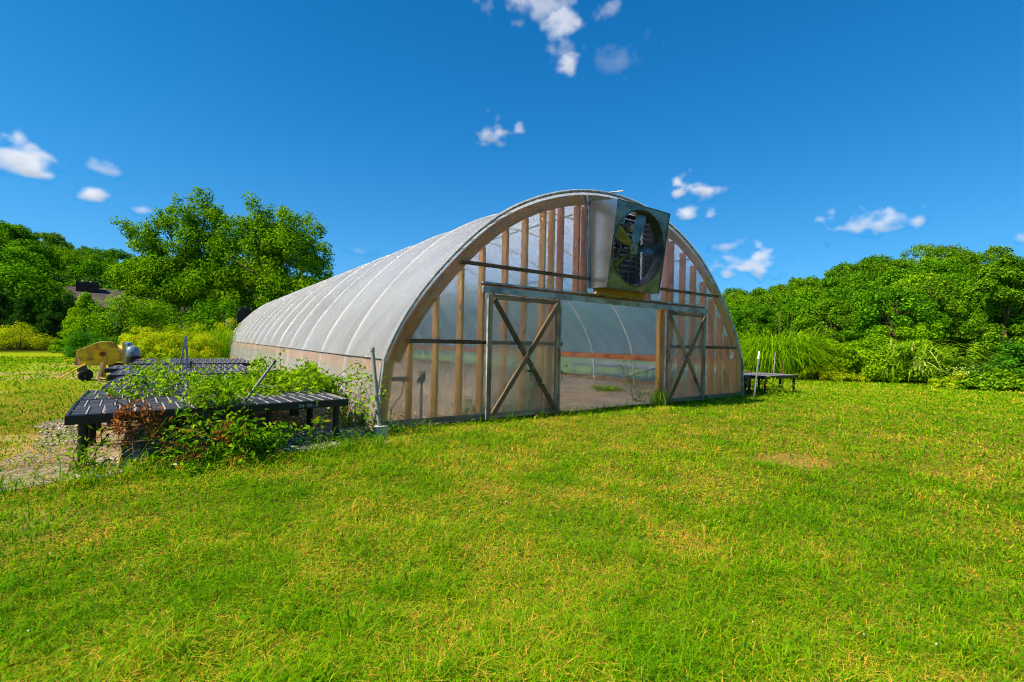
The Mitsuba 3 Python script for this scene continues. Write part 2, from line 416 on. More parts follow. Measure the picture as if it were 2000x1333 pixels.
rs = np.concatenate([[0.02], np.geomspace(.5, 40, 130), np.linspace(42, 125, 60), np.geomspace(140, 1500, 14)])
ths = np.linspace(0, 2 * np.pi, 361)[:-1]
rg, tg = np.meshgrid(rs, ths, indexing='ij')
gx, gy = CAM[0] + rg * np.sin(tg), CAM[1] + rg * np.cos(tg)
gv = np.stack([gx, gy, lawn_z(gx, gy)], -1).reshape(-1, 3)
i, j = np.meshgrid(np.arange(len(rs) - 1), np.arange(360), indexing='ij')
gq = np.stack([i * 360 + j, i * 360 + (j + 1) % 360, (i + 1) * 360 + (j + 1) % 360, (i + 1) * 360 + j], -1).reshape(-1, 4)[:, ::-1]
put('ground', (gv, gq), 'lawn_soil', smooth=True, kind='structure')
labels['ground']['label'] = 'mown lawn ground rising into wooded hills behind the greenhouse'
W, L, S = 9.87, 28.8, 1.08
XC = W / 2


def sheet(x0, x1, y0, y1, z, nx, ny, amp, seed, edge=.0):
    xs, ys = np.linspace(x0, x1, nx), np.linspace(y0, y1, ny)
    X, Y = np.meshgrid(xs, ys, indexing='ij')
    q = np.stack([X, Y, X * 0], -1)
    Z = z + (fbm(q * 1.3, 3, seed) - .5) * amp
    v = np.stack([X, Y, Z], -1).reshape(-1, 3)
    i, j = np.meshgrid(np.arange(nx - 1), np.arange(ny - 1), indexing='ij')
    f = np.stack([i * ny + j, (i + 1) * ny + j, (i + 1) * ny + j + 1, i * ny + j + 1], -1).reshape(-1, 4)
    return v, f


put('greenhouse_floor', sheet(.02, W - .02, -.05, L, .022, 60, 160, .04, 4), 'floor_soil', smooth=True, kind='structure')
labels['greenhouse_floor']['label'] = 'bare brown soil floor with straw inside the greenhouse'
# gravel strip under the benches, ragged edge towards the lawn
gp = []
for t in np.linspace(0, 1, 60): gp.append((-3.35 + 3.3 * t, -1.12 + .25 * t + .16 * (fbm([[t * 9, 1, 0]])[0] - .5) * 2))
for t in np.linspace(0, 1, 60): gp.append((.0, -.85 + 15 * t))
for t in np.linspace(1, 0, 80): gp.append((-3.55 - .45 * np.exp(-t * 9) + .9 * (fbm([[t * 16, 5, 0]])[0] - .5), -.9 + 15 * t))
gpoly = Polygon(gp).buffer(0)
v2, f2 = trimesh.creation.triangulate_polygon(gpoly, engine='earcut')
gm = trimesh.Trimesh(np.column_stack([v2, v2[:, 0] * 0]), f2, process=False).subdivide_to_size(.7)
gvv = np.array(gm.vertices); gvv[:, 2] = np.maximum(lawn_z(gvv[:, 0], gvv[:, 1]), -.03) + .006
put('gravel_strip', (gvv, np.array(gm.faces)), 'gravel_mix', smooth=True, kind='structure')
labels['gravel_strip']['label'] = 'grey gravel strip under the black benches beside the greenhouse'
import shapely
from shapely import contains_xy
k = 15000
px_, py_ = rng.uniform(-4.6, 0, k), -1.2 + 9 * rng.random(k) ** 1.7
ok = contains_xy(gpoly, px_, py_) & (fbm(np.stack([px_ * 1.1, py_ * 1.1, px_ * 0], -1), 2, 9) > .40)
px_, py_ = px_[ok], py_[ok]
ico = trimesh.creation.icosahedron()
sz = rng.uniform(.007, .02, len(px_))
sv = np.array(ico.vertices)[None] * rng.uniform(.6, 1.2, (len(px_), 12, 1)) * sz[:, None, None] * np.array([1.2, 1.2, .8]) + np.stack([px_, py_, lawn_z(px_, py_) + .016 + sz * .3], -1)[:, None]
sf = (np.array(ico.faces)[None] + np.arange(len(px_))[:, None, None] * 12).reshape(-1, 3)
put('gravel', (sv.reshape(-1, 3), sf), 'stone_grey', kind='stuff')
labels['gravel'].update(label='loose pale grey gravel stones scattered under the benches', category='gravel')

# ------------------------------------------------------------------ greenhouse
GH = thing('greenhouse', 'long arched polythene greenhouse with timber framed front wall and sliding doors', 'greenhouse')
half = [(4.465, .91), (4.13, 1.59), (3.51, 2.38), (2.65, 3.16), (1.69, 3.66), (.95, 3.88), (0, 3.98)]
pts = np.array([(-a, b) for a, b in half] + half[-2::-1]) * S
tt = np.concatenate([[0], np.cumsum(np.linalg.norm(np.diff(pts, axis=0), axis=1))]); tt /= tt[-1]
cs = CubicSpline(tt, pts)
ARC = cs(np.linspace(0, 1, 61))
HIPZ, HIPX = ARC[0, 1], -ARC[0, 0]
BASX = 4.56 * S
prof = np.vstack([[(-BASX, 0.0)], ARC, [(BASX, 0.0)]])


def offset_profile(d):
    t = np.gradient(prof, axis=0); t /= np.linalg.norm(t, axis=1, keepdims=True)
    nn = np.stack([-t[:, 1], t[:, 0]], -1)
    return prof + nn * d


def arch_z(dx):
    """Height of the arch at the distance dx from the middle line."""
    h = len(ARC) // 2
    return np.interp(dx, ARC[h:, 0], ARC[h:, 1]) if abs(dx) < HIPX else np.interp(abs(dx), [HIPX, BASX], [HIPZ, 0])


def arch_z2(dx): return float(arch_z(abs(dx)))


hy = [i * 1.8 + .02 for i in range(17)]
for i, y in enumerate(hy):
    P = np.column_stack([offset_profile(-.004)[:, 0] + XC, np.full(len(prof), y), offset_profile(-.004)[:, 1]])
    put('hoop', tube(P, .026 if i else .03, 8), 'pipe_white' if i else 'galvanised_dull', GH, smooth=60)
# purlins along the roof and side rails
for tq in (.26, .5, .74):
    q = cs(tq) ; c = q * (1 - .09 / np.linalg.norm(q))
    put('purlin', tube([(c[0] + XC, .05, c[1]), (c[0] + XC, L / 2, c[1]), (c[0] + XC, L - .05, c[1])], .018, 7), 'pipe_grey', GH, smooth=60)


# film over the hoops: taut on each hoop, hanging a little between them, with creases near the hip
def roof_film():
    na, ny = 81, 16 * 36 + 1
    A = np.linspace(0, 1, na)
    base = cs(A); d1 = cs(A, 1); d1 /= np.linalg.norm(d1, axis=1, keepdims=True)
    nn = np.stack([-d1[:, 1], d1[:, 0]], -1)
    Y = np.linspace(-.035, L + .05, ny)
    ph = ((Y - .02) / 1.8) % 1.0
    sag = -.050 * (np.sin(np.pi * ph) ** .8)
    ridge = .018 * np.exp(-(np.minimum(ph, 1 - ph) * 1.8 / .035) ** 2)
    AA, YY = np.meshgrid(A, Y, indexing='ij')
    hipw = np.clip(1 - np.minimum(AA, 1 - AA) / .22, 0, 1)
    cr = (fbm(np.stack([AA * 9 + YY * 1.1, YY * 3.3, YY * 0], -1), 3, 21) - .5) * .075 * hipw
    cr += (fbm(np.stack([AA * 6, YY * 1.2, YY * 0], -1), 3, 22 ) - .5) * .03
    off = .012 + (sag + ridge)[None, :] + cr * (np.sin(np.pi * ph) ** .5)[None, :]
    X = base[:, None, 0] + nn[:, None, 0] * off + XC
    Z = base[:, None, 1] + nn[:, None, 1] * off
    v = np.stack([X, YY, Z], -1).reshape(-1, 3)
    i, j = np.meshgrid(np.arange(na - 1), np.arange(ny - 1), indexing='ij')
    f = np.stack([i * ny + j, (i + 1) * ny + j, (i + 1) * ny + j + 1, i * ny + j + 1], -1).reshape(-1, 4)
    return v, f


put('roof_film', roof_film(), 'film_roof', GH, smooth=True, label='milky white roof film stretched over the hoops')
for s in (-1, 1):
    z = np.linspace(.03, HIPZ, 9); y = np.linspace(-.02, L, 200)
    ZZ, YY = np.meshgrid(z, y, indexing='ij')
    XX = XC + s * (np.interp(ZZ, [0, HIPZ], [BASX, HIPX]) + .028 + (fbm(np.stack([YY * 2.3, ZZ * 2.3, YY * 0], -1), 3, 30 + s) - .5) * .03)
    v = np.stack([XX, YY, ZZ], -1).reshape(-1, 3)
    i, j = np.meshgrid(np.arange(8), np.arange(199), indexing='ij')
    put('side_film', (v, np.stack([i * 200 + j, i * 200 + j + 1, (i + 1) * 200 + j + 1, (i + 1) * 200 + j], -1).reshape(-1, 4)), 'film_side', GH, smooth=True)
    nb = 6
    for q in range(nb):
        y0, y1 = q * L / nb + .03, (q + 1) * L / nb - .003 + .03
        timber('hip_board', (XC + s * (HIPX - .005), y0, HIPZ - .10), (XC + s * (HIPX - .005), y1, HIPZ - .10), .185, .034, 'wood_red', GH)
        timber('base_board', (XC + s * (BASX - .005), y0, .06), (XC + s * (BASX - .005), y1, .06), .20, .036, 'wood_grey', GH)
    # black lock strip at the hip, slightly wavy
    Y = np.linspace(0, L, 90)
    put('lock_strip', tube(np.column_stack([XC + s * (HIPX + .036) + 0 * Y, Y, HIPZ + .006 + .012 * (fbm(np.stack([Y * .6, Y * 0, Y * 0], -1), 2, 5) - .5)]), .011, 5), 'steel_dark', GH, smooth=True)
# diagonal wind braces of pipe on the right side
for y0, y1 in ((4.25, 1.2), (24.4, 27.4)):
    put('wind_brace', tube([(XC + HIPX - .14, y0, .08), (XC + HIPX - .14, y1, 1.02)], .02, 7), 'pipe_grey', GH, smooth=60)

# --- front wall
RIM = offset_profile(-.075); RIMI = offset_profile(-.265)
h0, h1 = 1, len(prof) - 2
cuts = [h0, 9, 17, 24, 31, 38, 45, 53, h1]
for a, b in zip(cuts[:-1], cuts[1:]):
    o, q = RIM[a:b + 1], RIMI[a:b + 1]
    n_ = len(o)
    V, U, Fc = [], [], []
    al = np.concatenate([[0], np.cumsum(np.linalg.norm(np.diff(o, axis=0), axis=1))])
    off = rng.uniform(0, 30)
    gap = .002
    for (yy, sgn) in ((.012, -1), (.050, 1)):
        base = len(V)
        for k_ in range(n_):
            V += [(o[k_, 0] + XC, yy, o[k_, 1]), (q[k_, 0] + XC, yy, q[k_, 1])]
            U += [(al[k_] + off, 0), (al[k_] + off, .19)]
        for k_ in range(n_ - 1):
            A_, B_, C_, D_ = base + 2 * k_, base + 2 * k_ + 1, base + 2 * k_ + 3, base + 2 * k_ + 2
            Fc += [[A_, B_, C_], [A_, C_, D_]] if sgn > 0 else [[A_, C_, B_], [A_, D_, C_]]
    m2 = 2 * n_
    for k_ in range(n_ - 1):
        for e in (0, 1):
            A_, D_ = 2 * k_ + e, 2 * k_ + 2 + e
            Fc += [[A_, D_, D_ + m2], [A_, D_ + m2, A_ + m2]]
    for k_ in (0, n_ - 1):
        A_, B_ = 2 * k_, 2 * k_ + 1
        Fc += [[A_, B_, B_ + m2], [A_, B_ + m2, A_ + m2]]
    put('rim_board', (np.array(V), np.array(Fc)), 'wood_rim', GH, uv=np.array(U))


def rimz(x):  # underside of the rim board above x
    h = len(RIMI) // 2
    a = RIMI[h:] if x > XC else RIMI[:h + 1][::-1] * [-1, 1]
    return float(np.interp(abs(x - XC), a[:, 0], a[:, 1]))


TZ = 2.12
DT = 2.08                                     # underside of the door header
OP0, OP1 = 3.21 * S, 5.87 * S                 # door opening
FX0, FX1 = 4.08, 5.60                         # fan
studs = [.52, .91, 1.30, 1.66, 2.08, 2.46, 2.83, 3.02, 6.11, 6.30, 6.71, 7.10, 7.49, 7.85, 8.20, 8.52, 8.80]
for q in studs:
    x = q * S - .02
    zt = rimz(x) - .004
    timber('stud', (x, .081, .02), (x, .081, zt), .05, .15, 'wood_pine' if q < 3.2 else 'wood_red', GH, side=(1, 0, 0))
for q in (3.22, 3.60, 3.78):                   # cripples over the door
    x = q * S - .02
    timber('stud', (x, .081, DT + .16), (x, .081, rimz(x) - .004), .05, .15, 'wood_red', GH, side=(1, 0, 0))
for x in (5.64, 5.98):
    timber('stud', (x, .081, DT + .16), (x, .081, rimz(x) - .004), .05, .15, 'wood_red', GH, side=(1, 0, 0))
timber('jamb_post', (OP0 - .045, .053, .02), (OP0 - .045, .053, DT), .09, .09, 'wood_red', GH, side=(1, 0, 0))
timber('jamb_post', (OP1 + .06, .053, .0), (OP1 + .06, .053, DT), .11, .10, 'wood_pine', GH, side=(1, 0, 0), label='orange brown timber door post right of the opening')
timber('door_header', (1.70, -.031, DT + .065), (7.96, -.031, DT + .065), .13, .04, 'wood_red', GH)
for s, m_ in ((-1, 'wood_pine'), (1, 'wood_red')):  # corner posts
    xb, xt = XC + s * (BASX - .095), XC + s * (HIPX - .10)
    timber('corner_post', (xb, .075, .0), (xt, .075, HIPZ - .02), .15, .12, m_, GH, side=(1, 0, 0))
    put('corner_plate', tube([(XC + s * (BASX - .01), -.03, .0), (XC + s * (HIPX + .0), -.03, HIPZ)], .018, 6), 'galvanised_dull', GH, smooth=60)
# blocking between the first studs
timber('blocking', (.20, .085, .70), (.52 * S - .062, .085, .70), .06, .05, 'wood_grey', GH)
# sills on the ground
timber('sill_board', (.10, -.004, .045), (OP0 - .09, -.004, .045), .12, .03, 'wood_grey', GH)
timber('sill_board', (OP1 + .12, -.004, .045), (W - .12, -.004, .045), .12, .03, 'wood_grey', GH)


# end film: one sheet following the arch, cut out for the doorway and the fan
def end_film(yv, hole, seed):
    outer = [(x + XC, z) for x, z in offset_profile(-.03)]
    poly = Polygon(outer).buffer(0)
    for h in hole: poly = poly.difference(sbox(*h))
    polys = getattr(poly, 'geoms', [poly])
    parts = []
    for g in polys:
        v, f = trimesh.creation.triangulate_polygon(g, engine='earcut')
        m = trimesh.Trimesh(np.column_stack([v[:, 0], v[:, 0] * 0 + yv, v[:, 1]]), f, process=False).subdivide_to_size(.17 if seed == 41 else 1.0)
        parts.append((np.array(m.vertices), np.array(m.faces)))
    v, f = join(parts)
    v = np.asarray(v)
    w = (fbm(np.stack([v[:, 0] * 5, v[:, 2] * .8, v[:, 0] * 0], -1), 3, seed) - .5) * .014 + (fbm(np.stack([v[:, 0] * 14 + v[:, 2] * 6, v[:, 2] * 3, v[:, 0] * 0], -1), 2, seed + 9) - .5) * .006
    fold = np.exp(-((v[:, 0] - 3.85) / .35) ** 2) * np.clip((v[:, 2] - 2.3) / .6, 0, 1)
    w += fold * .03 * np.sin((v[:, 0] * 9 + v[:, 2] * 13))
    v[:, 1] += w - .004
    mm = trimesh.Trimesh(v, f, process=True)
    return np.array(mm.vertices), np.array(mm.faces)


put('end_film', end_film(-.004, [(OP0, -1, OP1, DT), (FX0, 2.34, FX1, 4.05)], 41), 'film_end', GH, smooth=True, label='clear film over the timber front wall')
put('end_film', end_film(L + .03, [], 42), 'film_side', GH, smooth=True)
for x in np.arange(.9, W - .5, 1.1):
    timber('stud', (x, L - .07, .02), (x, L - .07, arch_z2(x - XC) - .15), .05, .15, 'wood_red', GH, side=(1, 0, 0))


# battens across the film
def rx(z):  # inner x of the rim at the height z, left side
    h = len(RIMI) // 2
    return float(np.interp(z, RIMI[:h + 1, 1], RIMI[:h + 1, 0])) + XC


bt = dict(a=.062, b=.03, bsdf='wood_dark', parent=GH)
zb = 2.335 * S
timber('batten', (rx(zb) - .17, -.034, zb), (4.06, -.034, zb), **bt)
timber('batten', (5.62, -.034, zb), (W - rx(zb) + .17, -.034, zb), **bt)
zb = 1.17 * S
timber('batten', (rx(zb) - .06, -.034, zb), (OP0 - .01, -.034, zb), **bt)
timber('batten', (OP1 + .12, -.034, zb), (W - rx(zb) + .06, -.034, zb), **bt)
# lap strip beside the fan and film edges
put('lap_strip', bx((4.02, -.04, 3.18), (.05, .014, 1.86)), 'galvanised_dull', GH)
put('ridge_pipe_end', tube([(4.62, -.02, 4.29), (4.74, -.28, 4.285)], .016, 8), 'galvanised_dull', GH, smooth=60)
# track over the doors
tz = TZ
put('track', join([bx((4.83, -.095, tz), (6.30, .055, .105)), bx((4.83, -.052, tz + .108), (6.30, .10, .03))]), 'galvanised_dull', GH, label='galvanised steel track that the two doors hang from')


# --- sliding doors
def door(x0, x1, z0, z1, side_handle, lab, wm):
    y = -.115
    base = f'{GH}__sliding_door'
    c = PARTN.get(base, 0); PARTN[base] = c + 1
    D = base if c == 0 else f'{base}_{c:03d}'
    labels[D] = {'label': lab}
    w, t = .085, .036
    for x in (x0 + w / 2, x1 - w / 2): timber('stile', (x, y, z0), (x, y, z1), w, t, 'wood_grey', D, side=(1, 0, 0))
    for z in (z0 + .05, z1 - w / 2): timber('rail', (x0 + w, y, z), (x1 - w, y, z), w, t, 'wood_grey', D)
    i0, i1, j0, j1 = x0 + w * .9, x1 - w * .9, z0 + .09, z1 - w
    timber('brace', (i0 + .02, y - .036, j1), (i1 - .02, y - .036, j0), .085, .03, 'wood_dark' if wm else 'wood_grey', D, side=(1, 0, 0))
    timber('brace', (i0 + .02, y - .067, j0), (i1 - .02, y - .067, j1), .085, .03, 'wood_brace', D, side=(1, 0, 0))
    V, Fc = sheet(x0 + .02, x1 - .02, z0 + .02, z1 - .02, 0, 20, 28, .02, 50 + c)
    put('film', (np.column_stack([V[:, 0], y + .022 + V[:, 2], V[:, 1]]), Fc), 'film_door', D, smooth=True)
    for x in (x0 - .004, x1 + .004): put('edge_strip', bx((x, y - .003, (z0 + z1) / 2), (.008, .046, z1 - z0)), 'galvanised_dull', D)
    for x in (x0 + .12, x1 - .12):
        put('hanger', join([bx((x, y + .02, z1 + .02), (.05, .008, .08)), lathe([(0, -.018), (.035, -.018), (.035, .018), (0, .018)], 14, (x, y + .05, z1 + .055), (0, 1, 0))]), 'galvanised_dull', D)
    hx = x1 - w / 2 if side_handle > 0 else x0 + w / 2
    put('handle', tube([(hx, y - .02, 1.18), (hx, y - .06, 1.15), (hx + .01, y - .075, 1.06), (hx - .005, y - .06, .95), (hx, y - .02, .92)], .011, 7), 'steel_dark', D, smooth=True)


door(1.78, 3.31, .02, 2.05, 1, 'wider left sliding door with weathered crossed braces', 1)
door(6.385, 7.87, .02, 2.05, -1, 'right sliding door seen at a slant, with crossed braces', 0)

# ------------------------------------------------------------------ exhaust fan
FN = thing('exhaust_fan', 'large galvanised box exhaust fan mounted above the greenhouse doorway', 'fan')
ft, fb = np.array([-.74, 3.89]), np.array([-.52, 2.33])        # front top and bottom edges (y, z)
kt, kb = np.array([-.02, 4.00]), np.array([-.02, 2.345])
fc_y, fc_z = (ft + fb) / 2
fv = nrm([0, ft[0] - fb[0], ft[1] - fb[1]])                    # up along the front face
fu = np.array([1., 0, 0]); fn_ = np.cross(fu, fv)             # inward normal
if fn_[1] < 0: fn_ = -fn_
fcx = (FX0 + FX1) / 2
fo = np.array([fcx, fc_y, fc_z])
fh = np.linalg.norm(ft - fb) / 2; fw = (FX1 - FX0) / 2


def fp(a, b, d=0.0): return fo + fu * a + fv * b + fn_ * d


def quad_plate(A, B, C, D, t):
    P = np.array([A, B, C, D], float)
    n_ = nrm(np.cross(P[1] - P[0], P[2] - P[0]))
    V = np.vstack([P, P + n_ * t])
    return V, np.array([[0, 2, 1], [0, 3, 2], [4, 5, 6], [4, 6, 7]] + [[i, (i + 1) % 4, (i + 1) % 4 + 4] for i in range(4)] + [[i, (i + 1) % 4 + 4, i + 4] for i in range(4)])


for x, nm in ((FX0, 'left'), (FX1, 'right')):
    s = .004 if x == FX0 else -.004
    put('side_panel', quad_plate((x, ft[0], ft[1]), (x, kt[0], kt[1]), (x, kb[0], kb[1]), (x, fb[0], fb[1]), s), 'galvanised', FN)
put('top_panel', quad_plate((FX0, ft[0], ft[1] + .003), (FX1, ft[0], ft[1] + .003), (FX1, kt[0], kt[1] + .003), (FX0, kt[0], kt[1] + .003), .004), 'galvanised', FN)
put('bottom_panel', quad_plate((FX0, fb[0], fb[1] - .003), (FX1, fb[0], fb[1] - .003), (FX1, kb[0], kb[1] - .003), (FX0, kb[0], kb[1] - .003), -.004), 'galvanised', FN)
RF = .715
ang = np.linspace(0, 2 * np.pi, 65)[:-1]
plate = Polygon([(-fw + .004, -fh + .004), (fw - .004, -fh + .004), (fw - .004, fh - .004), (-fw + .004, fh - .004)]).difference(Polygon(np.column_stack([np.cos(ang) * RF, np.sin(ang) * RF])))
v, f = trimesh.creation.triangulate_polygon(plate, engine='earcut')
put('front_panel', (np.array([fp(a, b, .02) for a, b in v]), f), 'galvanised_dark', FN, label='galvanised front panel with a round opening')
# rolled ring
put('ring', lathe([(RF, .0), (RF + .012, .01), (RF, .02), (RF - .004, .05), (RF - .006, .22), (RF - .012, .22), (RF - .010, .05), (RF, .0)], 64, fp(0, 0, 0), fn_), 'galvanised_dark', FN, smooth=50)
# five blades, pitched
hub_d = .16
for k_ in range(5):
    a = math.radians(80 - 72 * k_)
    rd = fu * math.cos(a) + fv * math.sin(a); td = -fu * math.sin(a) + fv * math.cos(a)
    rows = []
    for q, (rr_, hw, tw) in enumerate([(.09, .045, .75), (.18, .075, .68), (.36, .098, .55), (.52, .108, .45), (.685, .10, .40)]):
        cen = fp(0, 0, hub_d) + rd * rr_
        dirn = td * math.cos(tw) + fn_ * math.sin(tw)
        cup = np.cross(rd, dirn)
        for s_ in (-1, -.33, .33, 1):
            rows.append(cen + dirn * hw * s_ + cup * .014 * (1 - s_ * s_))
    V = np.array(rows); i, j = np.meshgrid(np.arange(4), np.arange(3), indexing='ij')
    Q = np.stack([i * 4 + j, (i + 1) * 4 + j, (i + 1) * 4 + j + 1, i * 4 + j + 1], -1).reshape(-1, 4)
    put('blade', (V, Q), 'galvanised_dark', FN, smooth=True)
put('hub', join([lathe([(0, -.02), (.125, -.02), (.13, .0), (.125, .02), (0, .02)], 28, fp(0, 0, hub_d), fn_), lathe([(0, -.05), (.03, -.05), (.035, 0), (.03, .22), (0, .22)], 16, fp(0, 0, hub_d), fn_)]), 'galvanised', FN, smooth=40)
# pulley with six spokes, and belt
pc = fp(-.30, .03, .30)
pul = [lathe([(.135, -.012), (.16, -.012), (.152, 0), (.16, .012), (.135, .012), (.135, -.012)], 32, pc, fn_), lathe([(0, -.03), (.035, -.03), (.035, .03), (0, .03)], 16, pc, fn_)]
for k_ in range(6):
    a = k_ * math.pi / 3 + .3
    pul.append(tube([pc + (fu * math.cos(a) + fv * math.sin(a)) * .03, pc + (fu * math.cos(a) + fv * math.sin(a)) * .14], .011, 6))
put('pulley', join(pul), 'rubber', FN, smooth=40)
mc = fp(-.10, .40, .30)
put('motor', join([lathe([(0, -.14), (.06, -.14), (.09, -.10), (.095, .08), (.08, .12), (0, .13)], 22, mc, fu * .3 + fn_), lathe([(0, -.03), (.05, -.03), (.05, .03), (0, .03)], 16, mc - (fu * .3 + fn_) / 1.04 * .17, fu * .3 + fn_)]), 'galvanised_dull', FN, smooth=40)
put('belt', join([tube([mc + fu * -.04 + fn_ * -.1, pc + fu * .13 + fv * .08], .006, 5), tube([mc + fu * -.08 + fn_ * -.1, pc + fu * -.05 + fv * .15], .006, 5)]), 'rubber', FN)
for a in (-.24, .10): timber('motor_support', fp(a, -.72, .27), fp(a, .72, .27), .035, .02, 'galvanised', FN, side=(1, 0, 0))
timber('motor_support', fp(-.24, .27, .255), fp(.10, .27, .255), .04, .02, 'galvanised', FN, side=(0, 0, 1))
# shutter slats at the wall
ns = 15
for k_ in range(ns):
    z = 2.37 + (k_ + .5) * (1.59 / ns)
    V, Fc = quad_plate((FX0 + .03, -.06, z - .058), (FX1 - .03, -.06, z - .058), (FX1 - .03, -.025, z + .054), (FX0 + .03, -.025, z + .054), .002)
    put('shutter_slat', (V, Fc), 'galvanised_dark', FN)
for x in (fcx,): put('shutter_post', bx((x, -.075, 3.17), (.035, .012, 1.56)), 'galvanised_dull', FN)
# wire guard: concentric rings and cross wires
gw = []
for r_ in np.arange(.10, RF, .052):
    gw.append(tube([fp(r_ * math.cos(a), r_ * math.sin(a), .045) for a in np.linspace(0, 2 * np.pi, 49)], .0016, 3, False))
for k_ in range(8):
    a = k_ * math.pi / 8
    gw.append(tube([fp(-RF * math.cos(a), -RF * math.sin(a), .049), fp(RF * math.cos(a), RF * math.sin(a), .049)], .0016, 3, False))
put('wire_guard', join(gw), 'steel_dark', FN)
sp = lambda y, z: (FX0 - .0015, y, z)
put('sticker', quad_plate(sp(-.60, 3.62), sp(-.36, 3.66), sp(-.36, 3.78), sp(-.60, 3.74), -.0015), 'label_white', FN, label='small white sticker on the fan side')
rv = []
for t_ in np.linspace(.05, .95, 9):
    y_, z_ = ft + (fb - ft) * t_
    rv.append(tm(trimesh.creation.icosphere(1, .008).apply_translation((FX0 - .003, y_ + .03, z_))))
put('rivet', join(rv), 'galvanised_dull', FN, kind='stuff')
SB = thing('support_beam', 'stained timber beam under the exhaust fan above the track', 'beam')
timber('timber', (4.14, -.16, 2.285), (5.42, -.16, 2.285), .095, .09, 'wood_grey', SB)
timber('timber', (5.425, -.155, 2.285), (5.58, -.155, 2.285), .095, .08, 'wood_grey', SB)

# ------------------------------------------------------------------ posts, hydrant, fence at the far end
LP = thing('pipe_post', 'leaning grey steel pipe post in a concrete footing at the left corner of the greenhouse', 'post')
put('pipe', tube([(-.06, -.43, .03), (-.19, -.43, 1.13)], .026, 10), 'pipe_grey', LP, smooth=50)
put('cap', tube([(-.19, -.43, 1.12), (-.195, -.43, 1.165)], .034, 10), 'galvanised_dull', LP, smooth=50)
put('footing', (lambda m: (tm(m)[0] * (1 + .06 * rng.normal(size=(len(m.vertices), 1))) + [-.06, -.43, .03], tm(m)[1]))(trimesh.creation.box((.15, .15, .2)).subdivide()), 'concrete', LP)
RP = thing('pipe_post', 'slim pale pipe post with a white top leaning at the right corner of the greenhouse', 'post')
put('pipe', tube([(9.75, -.36, 0), (9.92, -.36, 1.0)], .02, 10), 'pipe_blue', RP, smooth=50)
put('top', tube([(9.918, -.36, .99), (9.955, -.36, 1.19)], .023, 10), 'label_white', RP, smooth=50)
put('sleeve', tube([(9.735, -.36, -.02), (9.765, -.36, .14)], .035, 10), 'steel_dark', RP, smooth=50)
P3 = thing('rusty_rod', 'thin rusty rod standing up through the right hand bench', 'rod')
put('rod', tube([(12.3, .1, -.02), (12.31, .1, .94)], .016, 8), 'rust', P3, smooth=50)
P4 = thing('white_pipe', 'slim white pipe leaning behind the rusty rod at the right hand bench', 'pipe')
put('pipe', tube([(12.52, .5, .0), (12.66, .5, 1.16)], .016, 8), 'pipe_grey', P4, smooth=50)
HY = thing('water_hydrant', 'green yard hydrant on a pale pipe seen through the front film', 'hydrant')
hp = np.array([.90, .42, 0])
put('standpipe', tube([hp, hp + [0, 0, .62]], .022, 10), 'pipe_grey', HY, smooth=50)
put('head', join([lathe([(0, .60), (.035, .60), (.042, .64), (.04, .72), (0, .74)], 14, hp), tube([hp + [0, 0, .67], hp + [-.06, -.03, .665], hp + [-.085, -.04, .60]], [.03, .028, .022], 10)]), 'hydrant_green', HY, smooth=40)
put('handle', join([tube([hp + [.01, 0, .70], hp + [.05, .0, .77], hp + [.055, 0, .62]], .012, 8), bx(hp + [.0, 0, .765], (.10, .03, .02))]), 'hydrant_green', HY)
CW = thing('electric_cord', 'thin dark cord hanging inside the left end of the front wall', 'cord')
put('cord', tube([(.52, .22, .66), (.50, .24, .45), (.36, .26, .25), (.33, .25, .03)], .007, 6), 'rubber', CW, smooth=True)
put('socket', bx((.52, .2, .66), (.06, .05, .04)), 'steel_dark', CW)
FE = thing('chain_link_fence', 'chain link fence with a galvanised post at the far end of the greenhouse', 'fence')
for x in (.08, 2.6): put('post', tube([(x, 29.6, -.05), (x, 29.6, 2.4)], .032, 8), 'pipe_grey', FE, smooth=50)
put('rail', tube([(.08, 29.6, 2.36), (2.6, 29.6, 2.36)], .022, 8), 'pipe_grey', FE, smooth=50)
wm_ = []
for a in np.arange(-2.3, 2.6, .11):
    for s in (1, -1):
        x0, z0 = (a, .03) if s > 0 else (a + 2.33, .03)
        p, q = np.array([x0, 29.6, z0]), np.array([x0 + s * 2.33, 29.6, 2.36])
        t0 = np.clip((.08 - p[0]) / (q[0] - p[0]), 0, 1); t1 = np.clip((2.6 - p[0]) / (q[0] - p[0]), 0, 1)
        t0, t1 = min(t0, t1), max(t0, t1)
        if t1 - t0 > .02: wm_.append(tube([p + (q - p) * t0, p + (q - p) * t1], .004, 3, False))
put('wire_mesh', join(wm_), 'pipe_grey', FE)
BC = thing('shade_cloth', 'black cloth bunched over the far end of the greenhouse', 'cloth')
V, Fc = sheet(0, 1, 0, 1, 0, 12, 16, 0, 3)
q = V[:, 0] * .75 + .45; zz = 1.7 + V[:, 1] * 1.55
V = np.column_stack([q + V[:, 1] * .25, 29.25 + .25 * (fbm(np.stack([V[:, 0] * 5, V[:, 1] * 4, V[:, 0]], -1), 3, 4) - .5), zz])
put('folds', join([(V, Fc), (V + [.05, .12, 0], Fc[:, ::-1])]), 'cloth_black', BC, smooth=True)

# ------------------------------------------------------------------ benches
BH = .52


